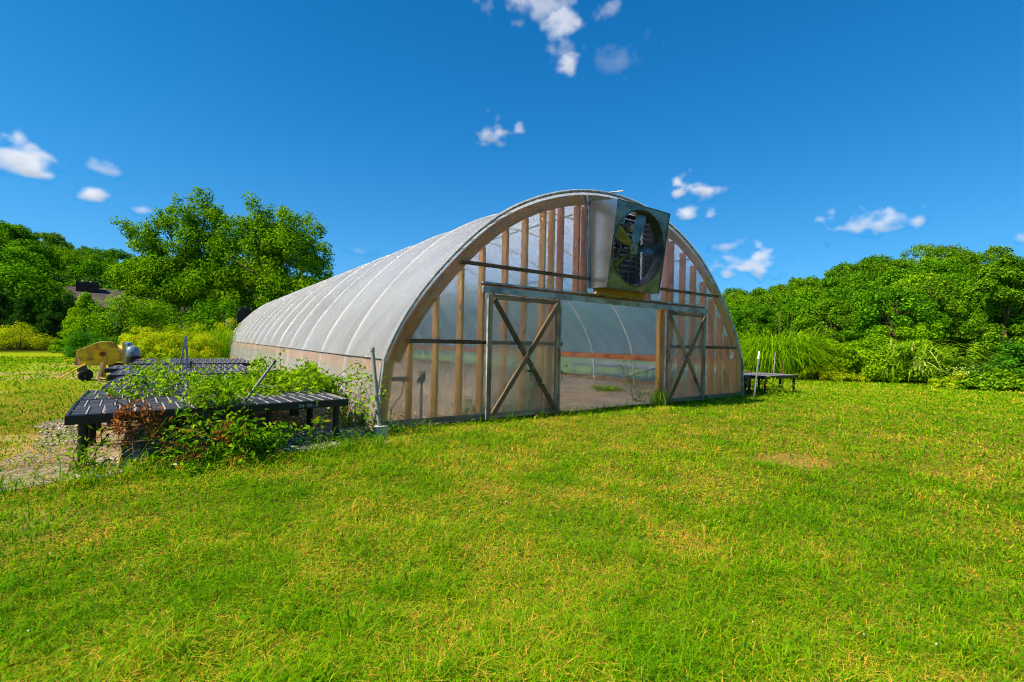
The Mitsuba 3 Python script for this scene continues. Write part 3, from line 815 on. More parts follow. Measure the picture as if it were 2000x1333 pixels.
def bench(o, w, d, ang, label, group, detail, dep_legs=(.1,), legx=None, text=None, z=BH, cell=.118):
    B = thing('plant_bench', label, 'bench', group)
    R = rotz(math.radians(ang)); o = np.array([o[0], o[1], 0.0])
    tr = lambda v: np.asarray(v) @ R.T + o
    rows = max(2, int(round(d / .58)))
    rd = d / rows
    pieces, ribs = [], []
    for r_ in range(rows):
        sh = 0 if r_ % 2 == 0 else cell * .35
        xs = np.concatenate([[0], np.arange(cell - sh, w - .03, cell), [w]])
        for a, b in zip(xs[:-1], xs[1:]):
            m = trimesh.creation.box((b - a - .032, rd - .02, .02))
            v = np.array(m.vertices) + [(a + b) / 2, (r_ + .5) * rd, z - .01 + rng.normal() * .0012]
            pieces.append((tr(v), np.array(m.faces)))
            ribs.append((tr(np.array(bx((b - .001, (r_ + .5) * rd, z - .004), (.012, rd - .02, .012))[0])), bx((0, 0, 0), (1, 1, 1))[1]))
            if rng.random() < (.30 if detail else .12):
                yq = (r_ + rng.choice([.3, .5, .7])) * rd
                ribs.append((tr(np.array(bx(((a + b) / 2, yq, z - .003), (b - a - .01, .009, .012))[0])), bx((0, 0, 0), (1, 1, 1))[1]))
        if r_: ribs.append((tr(np.array(bx((w / 2, r_ * rd, z - .004), (w - .02, .008, .012))[0])), bx((0, 0, 0), (1, 1, 1))[1]))
    if detail:
        for p in pieces: put('slat', p, 'plastic_black', B)
    else: put('slat_panel', join(pieces), 'plastic_black', B, kind='stuff')
    put('seam_rib', join(ribs), 'plastic_worn', B, kind='stuff')
    fr = []
    for c, s in (((w / 2, -.012, z - .045), (w + .03, .024, .082)), ((w / 2, d + .012, z - .045), (w + .03, .024, .082)), ((-.012, d / 2, z - .0455), (.022, d - .004, .081)), ((w + .012, d / 2, z - .0455), (.022, d - .004, .081))):
        m = trimesh.creation.box(s); v = np.array(m.vertices) + c
        fr.append((tr(v), np.array(m.faces)))
    for xq in np.arange(.4, w, .62):
        m = trimesh.creation.box((.03, d - .01, .04)); fr.append((tr(np.array(m.vertices) + [xq, d / 2, z - .042]), np.array(m.faces)))
    put('apron', join(fr), 'plastic_leg', B)
    for x in (legx or (.1, .87, 1.66, w - .1)):
        for y in (.06, d - .08):
            p = tr([[x, y, 0]])[0]
            put('leg', tube([(p[0], p[1], float(lawn_z(p[0], p[1])) - .04), (p[0], p[1], z - .05)], .036, 10), 'plastic_leg', B, smooth=50)
    if text:
        m = meshkit.text_mesh(text, .036, .003)
        v = np.array(m.vertices); v = np.column_stack([v[:, 0] + 1.95, -v[:, 2] - .0245, v[:, 1] + z - .068])
        put('chalk_number', (tr(v), np.array(m.faces)), 'chalk', B, label='pale handwritten number 36-24-8 on the bench edge')
    return B


LG = 'black plastic benches in rows left of the greenhouse'
bench((-3.04, -.70), 2.52, 1.2, 4.5, 'nearest black plastic bench, its edge marked 36-24-8, overgrown with vine', LG, True, text='36-24-8')
bench((-3.13, .58), 2.55, 1.12, 3.5, 'second black bench from the front, mostly hidden under green vines', LG, True)
bench((-3.10, 1.80), 2.55, 1.05, 1.0, 'third black bench from the front, vine leaves over its far left corner', LG, True)
bench((-3.12, 2.95), 2.55, 1.25, 0, 'fourth black bench from the front, behind the vine leaves', LG, False)
bench((-3.30, 4.62), 2.75, 1.9, 0, 'deep black bench with a full slat pattern before the two upright grey bars', LG, False)
bench((-3.55, 6.62), 2.6, 1.5, 0, 'black bench that juts out left beside the yellow mixer', LG, False)
bench((-3.32, 8.72), 2.8, 1.6, 0, 'last but one black bench, front edge behind the grey bars', LG, False)
bench((-3.36, 10.42), 2.8, 1.7, 0, 'farthest black bench, just before the yellow flowered scrub', LG, False)
RG = 'black benches along the right side of the greenhouse'
bench((10.62, -.22), 1.75, 1.15, -1.5, 'short black bench outside the right wall, a rusty rod rising through it', RG, False, legx=(.1, .9, 1.66))
bench((10.02, .05), .5, 2.5, 2, 'narrow black bench close to the right corner of the greenhouse', RG, False, legx=(.08, .42))
for k_ in range(5):
    bench((10.75, 1.25 + 1.3 * k_), 1.9, 1.15, 0, f'black bench behind the right side film, {("nearest", "second", "third", "fourth", "farthest")[k_]} of the five dim shapes', RG, False, legx=(.1, 1.8))
PO = thing('leaning_pipe', 'slanting grey pipe rising out of the vines over the front bench', 'pipe')
put('pipe', tube([(-1.62, -.32, BH + .0), (-1.315, -.22, .965)], .0165, 10), 'pipe_blue', PO, smooth=50)
put('tip', tube([(-1.317, -.22, .962), (-1.300, -.215, .99)], .02, 10), 'steel_dark', PO, smooth=50)
SPK = thing('angle_bar', 'two grey angle bars meeting in a point above the fifth bench', 'bar')
timber('bar', (-2.125, 6.55, BH), (-2.175, 6.55, 1.26), .05, .012, 'galvanised_dull', SPK, side=(1, 0, 0))
timber('bar', (-2.27, 6.80, BH), (-2.18, 6.58, 1.25), .04, .012, 'galvanised_dull', SPK, side=(1, 0, 0))
timber('bar', (-2.06, 6.56, BH), (-2.06, 6.56, .68), .05, .03, 'steel_dark', SPK, side=(1, 0, 0))

# ------------------------------------------------------------------ mortar mixer and what stands by it
MX = thing('mortar_mixer', 'rusty yellow towable mortar mixer with a tipping tub beside the benches', 'mixer')
mo = np.array([-4.0, 10.32, 0.0]); mw = nrm([mo[0] - CAM[0], mo[1] - CAM[1], 0]); mu = np.array([mw[1], -mw[0], 0])
mk = .00139


def mp(a, b, w=0.0):  # a, b: tenths of a photo pixel in the mixer's own side plane, w metres into the depth
    return mo + mu * ((a - 800) * .00106) + mw * w + np.array([0, 0, (1020 - b) * mk])


def slab(poly, w0, w1, smooth=None):
    poly = np.asarray(poly, float)
    g = Polygon(poly).buffer(0)
    m = trimesh.creation.extrude_polygon(g, 1.0, engine='earcut')
    v = np.array(m.vertices)
    return np.array([mp(a, b, w0 + (w1 - w0) * c) for a, b, c in v]), np.array(m.faces)[:, ::-1]


side = [(290, 445), (480, 372), (610, 310), (730, 272), (900, 258), (1010, 285), (1080, 350), (1112, 450), (1118, 540), (1095, 630), (1040, 695), (960, 722), (740, 735), (430, 735), (395, 742)]
put('tub_side', slab(side, 0, .018), 'paint_yellow', MX, label='rust stained yellow side plate of the tub')
put('tub_side', slab(side, .46, .478), 'paint_yellow', MX)
sk = np.array(side + [])
i_ = np.arange(len(side) - 1)
V = np.array([mp(a, b, w) for a, b in side for w in (.018, .46)])
put('tub_shell', (V, np.array([[2 * i, 2 * i + 1, 2 * i + 3, 2 * i + 2] for i in i_])), 'paint_faded', MX, smooth=40)
put('tub_disc', lathe([(0, -.012), (.205, -.012), (.215, 0), (.215, .02)], 32, mp(955, 520, 0), mw), 'paint_yellow', MX, smooth=40)
put('end_barrel', lathe([(.20, 0), (.215, .04), (.215, .20), (.20, .24)], 36, mp(1000, 500, .24), mu), 'paint_faded', MX, smooth=40)
put('end_cowl', slab([(1150, 266), (1225, 262), (1245, 300), (1262, 590), (1250, 715), (1190, 725), (1180, 520)], .02, .30), 'paint_faded', MX, label='faded pale yellow end cowl')
put('cowl_strip', slab([(1185, 330), (1208, 325), (1222, 700), (1196, 705)], -.006, .018), 'paint_yellow', MX)
grate = []
for t in np.linspace(.06, .94, 7):
    a0, b0 = 300 + (395 - 300) * t, 470 + (742 - 470) * t
    a1, b1 = 300 + (255 - 300) * t, 470 + (750 - 470) * t
    grate.append(tube([mp(a0, b0, .02), mp(a1, b1, .30)], .008, 5))
for t in np.linspace(.0, 1, 6): grate.append(tube([mp(300, 470, .02 + .0 * t), mp(255 + 140 * t, 745, .30 * (1 - t) + .02)], .007, 5))
put('mouth_grate', join(grate), 'plank_pink', MX, label='pale bar grate across the tub mouth')
put('mouth_plate', (np.array([mp(300, 470, .05), mp(395, 742, .05), mp(258, 750, .33)]), np.array([[0, 1, 2]])), 'steel_dark', MX)
put('trunnion', lathe([(0, -.09), (.055, -.09), (.065, -.07), (.065, .0), (0, .0)], 20, mp(808, 520, 0), mw), 'rust', MX, smooth=40)
put('trunnion_cap', lathe([(.066, -.1), (.082, -.1), (.082, -.02), (.066, -.02)], 20, mp(790, 505, 0), mw), 'paint_yellow', MX, smooth=40)
for w_ in (-.06, .50):
    put('frame_leg', slab([(735, 550), (850, 545), (872, 960), (800, 965), (770, 760)], w_, w_ + .07), 'paint_yellow', MX)
timber('frame_leg', mp(790, 700, .1), mp(770, 960, .1), .07, .05, 'paint_yellow', MX)
put('axle', tube([mp(470, 940, -.05), mp(470, 940, .5)], .025, 8), 'rust', MX, smooth=50)
for w_ in (-.02, .42):
    put('wheel', lathe([(0, -.05), (.06, -.05), (.07, -.03), (.12, -.055), (.15, -.04), (.155, 0), (.15, .04), (.12, .055), (.07, .03), (0, .04)], 28, mp(470, 925, w_ + .05), mw), 'rubber', MX, smooth=40)
put('mud_guard', slab([(310, 800), (440, 722), (490, 735), (545, 880), (400, 930), (370, 880)], .0, .16), 'steel_dark', MX)
put('dump_handle', tube([mp(480, 700, -.03), mp(360, 760, -.05), mp(200, 850, -.10), mp(5, 968, -.12)], .014, 8), 'paint_yellow', MX, smooth=True, label='long thin yellow handle pointing down to the left')
put('engine', bx(mp(1100, 760, .45), (.40, .30, .16), np.column_stack([mu, mw, [0, 0, 1]])), 'rust', MX)
WPK = thing('wooden_plank', 'short pinkish plank leaning against the mixer leg', 'plank')
timber('board', mp(722, 985, -.22), mp(790, 672, -.075), .062, .025, 'plank_pink', WPK, side=tuple(mu))
WB = thing('wooden_block', 'dark weathered timber block lying in front of the mixer', 'block')
timber('block', mp(575, 1060, -.30), mp(860, 1040, -.30), .09, .11, 'wood_grey', WB)
TK = thing('round_tank', 'blue grey domed tank on a black base behind the yellow mixer', 'tank')
tb = np.array([-3.49, 11.9, 0.0])
put('dome', lathe([(.19, .60), (.20, .68), (.19, .76), (.155, .85), (.085, .905), (0, .92)], 32, tb), 'tank_blue', TK, smooth=60)
put('base', lathe([(.18, .02), (.21, .10), (.21, .58), (.195, .605), (.0, .605)], 32, tb), 'rubber', TK, smooth=40)
put('valve_cap', lathe([(0, .0), (.075, .0), (.085, .04), (.08, .085), (0, .10)], 18, tb + [-.10, .07, .92]), 'cap_blue', TK, smooth=50)
put('valve_stem', tube([tb + [-.10, .07, .90], tb + [-.10, .07, .98]], .03, 8), 'steel_dark', TK)

# ------------------------------------------------------------------ house, cables, shed, rail, car in the background
HS = thing('ranch_house', 'low house with a brown shingle roof among the trees on the left', 'house')
ho = np.array([-9.2, 62.3, 0.0])
hw_ = nrm([ho[0] - CAM[0], ho[1] - CAM[1], 0]); hu_ = np.array([hw_[1], -hw_[0], 0])


def hp_(a, w, z): return ho + hu_ * a * .8 + hw_ * w + np.array([0, 0, z])


def gable(a0, a1, w0, w1, ze, zr, par):
    wm = (w0 + w1) / 2
    put('wall', join([bx(hp_((a0 + a1) / 2, wm, ze / 2), ((a1 - a0) * .8 - .8, w1 - w0 - .8, ze), np.column_stack([hu_, hw_, [0, 0, 1]]))]), 'wall_cream', HS)
    t = .14
    V = np.array([hp_(a, w, z) for a in (a0, a1) for w, z in ((w0, ze - .1), (wm, zr), (w1, ze - .1), (w1, ze - .1 - t), (wm, zr - t), (w0, ze - .1 - t))])
    n = 6
    Fq = [[i, (i + 1) % n, (i + 1) % n + n, i + n] for i in range(n)]
    Ft = [[0, 1, 4], [0, 4, 5], [1, 2, 3], [1, 3, 4]]
    F_ = np.vstack([np.array(Fq)[:, [0, 1, 2]], np.array(Fq)[:, [0, 2, 3]], np.array(Ft), np.array(Ft)[:, ::-1] + n])
    put('roof', (V, F_), 'shingle', HS)
    for a in (a0 + .4, a1 - .4): put('gable', (np.array([hp_(a, w0 + .4, ze - .12), hp_(a, wm, zr - .2), hp_(a, w1 - .4, ze - .12)]), np.array([[0, 1, 2]])), 'wall_cream', HS)


gable(-6.5, 1.6, -4, 5.5, 4.1, 6.35, HS)
gable(1.75, 9.5, -3.2, 4.6, 3.9, 5.75, HS)
put('chimney', bx(hp_(-2.3, .1, 5.1), (1.85, .9, 3.6), np.column_stack([hu_, hw_, [0, 0, 1]])), 'brick_dark', HS, label='dark brick chimney with two flues')
for a in (-2.7, -1.9): put('flue', tube([hp_(a, .1, 6.88), hp_(a, .1, 7.06)], .17, 10), 'concrete', HS, smooth=40)
for a in (-4.6, 3.6, 6.4): put('window', bx(hp_(a, -3.58 if a < 2 else -2.78, 2.2), (1.4, .06, 1.2), np.column_stack([hu_, hw_, [0, 0, 1]])), 'glass_dark', HS)
for k_, (z0, z1) in enumerate(((8.1, 6.6), (7.8, 6.45), (7.55, 6.2))):
    pc_ = thing('power_cable', f'thin overhead cable above the house roof, {("uppermost", "middle one", "lowest")[k_]} of the three', 'cable', 'overhead cables above the house')
    t = np.linspace(0, 1, 14)
    put('wire', tube(np.column_stack([-21 + 21 * t, 67 - 13 * t + k_ * .2, z0 + .5 + (z1 - z0 - .9) * t - .5 * 4 * t * (1 - t) * .5]), .009, 4), 'steel_dark', pc_)
SH = thing('garden_shed', 'tiny shed with a dark red roof beyond the hedge at the far right', 'shed')
so = np.array([82.1, 7.3, 0.0])
put('wall', bx(so + [0, 0, 1.2], (1.8, 1.6, 2.4), rotz(.3)), 'red_roof', SH)
put('roof', (np.array([so + rotz(.3) @ np.array(q) for q in ((-1.05, -1.3, 2.35), (-1.05, 0, 3.45), (-1.05, 1.3, 2.35), (1.05, -1.3, 2.35), (1.05, 0, 3.45), (1.05, 1.3, 2.35))]), np.array([[0, 1, 4], [0, 4, 3], [1, 2, 5], [1, 5, 4], [0, 2, 1], [3, 4, 5]])), 'red_roof', SH)
put('gable_panel', (np.array([so + rotz(.3) @ np.array(q) for q in ((-1.07, -.95, 2.38), (-1.07, 0, 3.2), (-1.07, .95, 2.38))]), np.array([[0, 1, 2]])), 'plank_pink', SH)
RL = thing('timber_rail', 'pale weathered rail behind the reeds at the far right', 'rail')
timber('top_rail', (31.9, -1.0, 1.22), (33.3, -2.2, 1.34), .16, .06, 'plank_pink', RL)
timber('post', (32.0, -1.06, 0), (32.0, -1.06, 1.14), .09, .09, 'wood_grey', RL, side=(1, 0, 0))
timber('post', (33.2, -2.1, 0), (33.2, -2.1, 1.25), .09, .09, 'rust', RL, side=(1, 0, 0))
CA = thing('parked_car', 'white parked car half hidden by the shrub at the left edge', 'car')
co = np.array([-17.6, 53.3, 0])
cp = [(-2.2, .35), (-2.2, .85), (-1.25, 1.0), (-.6, 1.5), (.9, 1.5), (1.6, 1.02), (2.2, .92), (2.2, .35)]
m = trimesh.creation.extrude_polygon(Polygon(cp).buffer(-.08).buffer(.08), 1.7, engine='earcut')
v = np.array(m.vertices); put('body', (np.array([co + mu * a + np.array([0, 0, b]) + mw * (c - .85) for a, b, c in v]), np.array(m.faces)[:, ::-1]), 'car_white', CA, smooth=30)
put('window', (np.array([co + mu * a + np.array([0, 0, b]) + mw * -.856 for a, b in ((-1.05, 1.04), (-.55, 1.42), (.8, 1.42), (1.35, 1.04))]), np.array([[0, 1, 2], [0, 2, 3]])), 'glass_dark', CA)
for a in (-1.35, 1.35):
    for w_ in (-.8, .8): put('wheel', lathe([(0, -.1), (.2, -.1), (.32, -.09), (.34, 0), (.32, .09), (.2, .1), (0, .1)], 20, co + mu * a + mw * w_ + [0, 0, .33], mw), 'rubber', CA, smooth=40)


# ------------------------------------------------------------------ plants
def clump_leaves(cen, rad, n, ls, r, out_c, up=.55, flat=.75, aspect=.6):
    """n leaves spread through the balls (cen, rad), faces turned outwards and up."""
    cen, rad = np.asarray(cen), np.asarray(rad)
    w = rad ** 2; idx = r.choice(len(cen), n, p=w / w.sum())
    d = r.normal(size=(n, 3)); d /= np.linalg.norm(d, axis=1, keepdims=True)
    p = cen[idx] + d * (rad[idx] * r.random(n) ** .42)[:, None] * [1, 1, flat]
    o = p - out_c; o /= np.linalg.norm(o, axis=1, keepdims=True) + 1e-9
    nn = d * .55 + o * .35 + [0, 0, up] + r.normal(size=(n, 3)) * .42
    return leaves(p, nn, ls * r.uniform(.6, 1.35, n), r, aspect, .22)


def tree_mesh(seed, H, rx, base, ncl, n, ls, lobes=None, pine=False):
    """Trunk with limbs, and crown, standing at the origin."""
    r = np.random.default_rng(seed)
    cen, rad = [], []
    if lobes is None:
        hz = (H - base) / 2; cz = base + hz
        for k in range(ncl):
            ph = k * 2.39996 + r.uniform(-.4, .4); cz_ = 1 - 2 * (k + .5) / ncl
            s = math.sqrt(1 - cz_ * cz_); q = r.uniform(.55, 1.0)
            if pine: s *= (1 - (cz_ + 1) / 2) * 1.5 + .12
            c = np.array([math.cos(ph) * s * rx * q, math.sin(ph) * s * rx * q, cz + cz_ * hz * (q if cz_ < .6 else r.uniform(.85, 1.0))])
            rr_ = rx * r.uniform(.24, .42) * (.72 if ncl > 50 else 1)
            c[2] = min(c[2], H - rr_ * .6)
            cen.append(c); rad.append(rr_)
    else:
        for (dx, z, q) in lobes:
            m = max(4, int(q * q * 4.2))
            for _ in range(m):
                d = r.normal(size=3); d /= np.linalg.norm(d)
                c = np.array([dx, 0, z]) + d * q * r.random() ** .4 * .8 * [1, 1.25, 1]
                c[1] += r.normal() * .5
                cen.append(c); rad.append(q * r.uniform(.34, .62))
    cen, rad = np.array(cen), np.array(rad)
    oc = np.array([0, 0, (H + base) / 2])
    cv = clump_leaves(cen, rad, n, ls, r, oc, up=.28, flat=.95)
    parts = []
    tr_ = H * .018 + .05
    top = H * .72
    tp = np.array([[r.normal() * .04 * H * t, r.normal() * .04 * H * t, top * t] for t in np.linspace(0, 1, 6)]); tp[0, :2] = 0; tp[0, 2] = -.3
    parts.append(tube(tp, np.linspace(tr_, tr_ * .3, 6), 7))
    for k in r.choice(len(cen), min(len(cen), 16), replace=False):
        c = cen[k]; z0 = np.clip(c[2] * r.uniform(.45, .75), base * .5, top)
        s = np.array([np.interp(z0, tp[:, 2], tp[:, 0]), np.interp(z0, tp[:, 2], tp[:, 1]), z0])
        mid = (s + c) / 2 + r.normal(size=3) * .05 * H * [1, 1, .4]
        parts.append(tube([s, mid, c], [tr_ * .38, tr_ * .24, tr_ * .08], 5))
    return join(parts), cv


def place(mesh_v, p, rot=0.0, s=1.0): return np.asarray(mesh_v) * s @ rotz(rot).T + p


def tree(name, label, pos, seed, H, rx, base, ncl, n, ls, bsdf, lobes=None, cat='tree', group=None, pine=False, rot=0.0):
    t = thing(name, label, cat, group)
    (tv, tf), (lv, lf, luv) = tree_mesh(seed, H, rx, base, ncl, n, ls, lobes, pine)
    p = np.array([pos[0], pos[1], float(lawn_z(pos[0], pos[1])) if len(pos) < 3 else pos[2]])
    put('trunk', (place(tv, p, rot), tf), 'bark', t, smooth=50)
    put('crown', (place(lv, p, rot), lf), bsdf, t, uv=luv)
    return t


def shrub(name, label, pos, rx, ry, h, n, ls, bsdf, seed, group=None, cat='shrub', ncl=34, skirt=.0, rot=None, extra=None):
    r = np.random.default_rng(seed)
    t = thing(name, label, cat, group)
    z0 = float(lawn_z(pos[0], pos[1]))
    cen, rad = [], []
    for k in range(ncl):
        a = r.uniform(0, 2 * math.pi); q = math.sqrt(r.random())
        x, y = math.cos(a) * q * rx * .86, math.sin(a) * q * ry * .86
        hh = h * math.sqrt(max(.05, 1 - q * q * .85)) * r.uniform(.72, 1.0)
        z = hh * r.uniform(.25, .9)
        cen.append((x, y, z)); rad.append(min(rx, ry, h) * r.uniform(.22, .40))
    cen = np.array(cen); rad = np.array(rad)
    cen[:, 2] = np.clip(cen[:, 2], rad * .55 + skirt, h - rad * .7)
    ro = rotz(YAW * -1 if rot is None else rot)
    v, f, uv = clump_leaves(cen, rad, n, ls, r, np.array([0, 0, h * .3]))
    p = np.array([pos[0], pos[1], z0])
    stems = []
    for k in range(min(ncl, 14)):
        c = cen[k]
        stems.append(tube([(c[0] * .25, c[1] * .25, -.05), (c[0] * .6, c[1] * .6, c[2] * .55), c], [.018 * h ** .5 + .006, .014, .006], 4))
    sv, sf = join(stems)
    put('stem', (sv @ ro.T + p, sf), 'bark', t, smooth=50)
    put('foliage', (v @ ro.T + p, f), bsdf, t, uv=uv)
    return t


def reed(name, label, pos, n, h, spread, seed, bsdf='leaf_reed', wid=.022, plumes=0, group=None, lean=(0, 0), lift=0.0):
    r = np.random.default_rng(seed)
    t = thing(name, label, 'grass', group)
    z0 = float(lawn_z(pos[0], pos[1]))
    k = n; ns_ = 6
    a = r.uniform(0, 2 * math.pi, k); q = np.sqrt(r.random(k)) * spread * .42
    b0 = np.stack([np.cos(a) * q, np.sin(a) * q, r.uniform(.2, 1, k) * lift], -1)
    aa = a + r.normal(size=k) * .7
    dirn = np.stack([np.cos(aa), np.sin(aa), aa * 0], -1)
    hh = h * r.uniform(.55, 1.05, k) ; out = spread * r.uniform(.15, .75, k); dr_ = r.uniform(.1, 1.0, k) * (2.4 if lift else 1)
    tq = np.linspace(0, 1, ns_ + 1)
    P = b0[:, None] + dirn[:, None] * (out[:, None] * tq ** 1.9)[..., None]
    zq = hh[:, None] * (np.sin(tq * math.pi / 2 * 1.15) - dr_[:, None] * tq ** 3.2 * .9)
    P[..., 2] = np.maximum(b0[:, None, 2] + zq, .02)
    P[..., 0] += lean[0] * tq ** 2; P[..., 1] += lean[1] * tq ** 2
    sd = np.stack([-dirn[:, 1], dirn[:, 0], dirn[:, 2]], -1)
    wq = wid * r.uniform(.6, 1.3, k)[:, None] * (1 - tq ** 2.2)[None] * .5 + .001
    A = P - sd[:, None] * wq[..., None]; B = P + sd[:, None] * wq[..., None]
    V = np.stack([A, B], 2).reshape(-1, 3)
    base = np.arange(k)[:, None, None] * (2 * (ns_ + 1)) + np.arange(ns_)[None, :, None] * 2
    Fc = np.concatenate([base + [0, 1, 3], base + [0, 3, 2]], 1).reshape(-1, 3)
    uv = np.repeat(r.random((k, 2)), 2 * (ns_ + 1), axis=0)
    p = np.array([pos[0], pos[1], z0])
    put('blade', (V + p, Fc), bsdf, t, uv=uv, kind='stuff')
    if plumes:
        st = [tube([(x, y, 0), (x * 1.5, y * 1.5, h * .8), (x * 1.7, y * 1.7, h * 1.22)], [.008, .006, .012], 4) for x, y in r.normal(size=(plumes, 2)) * spread * .2]
        sv, sf = join(st); put('flower_stalk', (sv + p, sf), 'stem_green', t)
    return t


# two big trees standing behind the scrub on the left
k45 = .05
def lob(L_, cx): return [((x - cx) * k45, 1.264 + (656 - y) * k45, q * k45) for x, y, q in L_]
T1 = lob([(385, 392, 30), (372, 430, 36), (410, 420, 28), (322, 425, 25), (338, 450, 30), (278, 462, 30), (255, 455, 18), (300, 490, 34), (432, 430, 30), (420, 470, 38), (380, 490, 44), (325, 530, 46), (270, 540, 42), (390, 560, 46), (440, 540, 40), (340, 580, 40), (290, 590, 32), (450, 590, 36), (400, 610, 36)], 385)
T2 = lob([(470, 455, 34), (515, 445, 36), (490, 500, 44), (450, 490, 34), (530, 520, 44), (505, 412, 28), (540, 420, 30), (560, 450, 36), (540, 470, 40), (595, 490, 40), (580, 432, 30), (478, 440, 24), (610, 460, 30), (630, 490, 26), (520, 470, 40), (570, 480, 42), (610, 510, 36), (640, 525, 20), (500, 530, 44), (550, 550, 46), (600, 560, 40), (635, 560, 24), (480, 580, 36), (530, 600, 36), (585, 600, 30)], 550)
tree('oak_tree', 'tall dark green broadleaved tree with a ragged top standing left of its neighbour', (-1.51, 48.19), 11, 15.6, 4, 2, 0, 52000, .23, 'leaf_oak', T1, rot=-YAW)
tree('oak_tree', 'broad round topped tree whose right side meets the greenhouse roof', (5.2, 43.4), 12, 14, 4, 2, 0, 52000, .23, 'leaf_oak', T2, rot=-YAW)
T3 = [((x - 1965) * .0333, 1.264 + (688 - y) * .0333, q * .0333) for x, y, q in [(1975, 520, 32), (1940, 545, 34), (1995, 560, 34), (1910, 580, 30), (1955, 590, 34), (2010, 610, 34), (1895, 620, 26), (1990, 650, 30), (1962, 650, 30), (1990, 690, 34), (1945, 700, 28), (2040, 570, 40), (2030, 640, 36)]]
tree('roadside_tree', 'mid green tree close to the right edge of the photo', (-2.195 + _f[0] * 30 + _r[0] * 32.1, -6.41 + _f[1] * 30 + _r[1] * 32.1), 13, 7.4, 3, 1, 0, 30000, .16, 'leaf_hill_olive', T3, rot=-YAW)

# woods on the hills: six kinds, one entry per tree
kinds = [('a', 21, 9, 3.5, 1.2, 58, 13000, .26, 'leaf_hill'), ('b', 22, 9, 3.0, 1.0, 58, 13000, .25, 'leaf_hill'), ('c', 23, 9, 3.8, 1.0, 58, 13000, .27, 'leaf_hill_olive'), ('d', 24, 9, 2.8, 1.4, 58, 12000, .24, 'leaf_hill_olive'), ('e', 25, 9, 3.4, .8, 58, 13000, .24, 'leaf_hill'), ('f', 26, 9, 2.3, .8, 60, 11000, .22, 'leaf_hill_olive'), ('g', 27, 9, 3.1, .6, 70, 13000, .22, 'leaf_oak')]
for nm, seed, H, rx_, base, ncl, n, ls, bs in kinds:
    (tv, tf), (lv, lf, luv) = tree_mesh(seed, H, rx_, base, ncl, n, ls)
    scene['wood_kind_' + nm] = {'type': 'shapegroup', 'trunk': mikit.ply((tv, tf), 'bark', smooth=50), 'crown': mikit.ply((lv, lf), bs, uv=luv)}
wr = np.random.default_rng(99)
spots = []
for lo, hi, step, grp in ((-24, 20, 6.3, 'l'), (20, 55, 9.5, 'm'), (55, 93, 6.0, 'r')):
    for r_ in np.arange(46, 118, step):
        da = math.degrees(step / r_)
        for az in np.arange(lo + wr.uniform(0, da), hi, da):
            a_, rr_ = az + wr.normal() * da * .22, r_ + wr.normal() * step * .25
            x, y = CAM[0] + rr_ * math.sin(math.radians(a_)), CAM[1] + rr_ * math.cos(math.radians(a_))
            if grp == 'l' and (rr_ < 64 or (a_ < 2 and a_ > -11 and rr_ < 74)): continue
            if 80.3 < a_ < 82.0 and rr_ < 86: continue
            if grp == 'm' and rr_ < 60: continue
            spots.append((x, y, a_, rr_, grp))
for a_ in np.arange(100, 330, 6.5):
    a2, rr_ = a_ + wr.normal() * 1.5, 46 + wr.random() * 14
    spots.append((CAM[0] + rr_ * math.sin(math.radians(a2)), CAM[1] + rr_ * math.cos(math.radians(a2)), a2, rr_, 'b'))
WL = {'b': ('valley_tree', 'green tree at the edge of the lawn behind the viewer', 'trees behind the viewer'), 'l': ('hill_tree', 'leafy green tree crowded into the wood on the left hand hill', 'trees of the left hand wood'),
      'm': ('hill_tree', 'green tree of the wood seen only as a blur behind the greenhouse film', 'trees behind the greenhouse'),
      'r': ('hill_tree', 'leafy green tree crowded into the wooded hillside on the right', 'trees of the right hand hillside')}
for x, y, a_, rr_, grp in spots:
    z = float(hill(x, y)); top = 1.26 + rr_ * float(skyline(a_)) * float(rowf(rr_)) * wr.uniform(.93, 1.035) + (3.5 if grp == 'b' else 0)
    s = max(.5, (top - z) / 9.0); sx = s * wr.uniform(.9, 1.15) if s > .75 else s * 1.25
    k = thing(WL[grp][0], WL[grp][1], 'tree', WL[grp][2])
    scene[k] = {'type': 'instance', 'to_world': T4().translate([x, y, z - .1]).rotate([0, 0, 1], float(wr.uniform(0, 360))).scale([sx, sx, s]), 'g': {'type': 'ref', 'id': 'wood_kind_' + kinds[int(wr.integers(7))][0]}}


def vw(px, depth): # lateral placement helper: photo column at a distance along the view
    q = (px - 1000) / 901.7 * depth
    return (CAM[0] + _f[0] * depth + _r[0] * q, CAM[1] + _f[1] * depth + _r[1] * q)


# left background
tree('small_tree', 'dark leafy tree at the far left edge before the wooded hill', vw(25, 41), 31, 7.2, 3.0, .8, 30, 9000, .24, 'leaf_hill')
tree('small_tree', 'grey green tree left of the house chimney', vw(95, 43), 32, 5.9, 2.2, .6, 26, 8000, .20, 'leaf_hill_olive')
tree('conifer', 'dark upright conifer left of the pale green tree', vw(107, 36), 33, 3.9, 1.0, .1, 30, 6000, .15, 'leaf_conifer', pine=True)
tree('conifer', 'dark conifer near the left edge behind the reddish shrub', vw(48, 37), 34, 4.0, 1.2, .1, 30, 6000, .15, 'leaf_conifer', pine=True)
tree('conifer', 'dark conifer cut by the left edge of the photo', vw(-2, 38), 35, 4.4, 1.3, .1, 30, 6000, .15, 'leaf_conifer', pine=True)
tree('young_tree', 'pale yellow green young tree below the house chimney', vw(166, 31), 36, 3.95, 1.25, .2, 70, 12000, .11, 'leaf_bright', pine=True)
tree('bush', 'loose olive green bush in front of the house roof', vw(235, 31), 37, 3.85, 1.9, .1, 34, 9000, .13, 'leaf_oak', cat='bush')
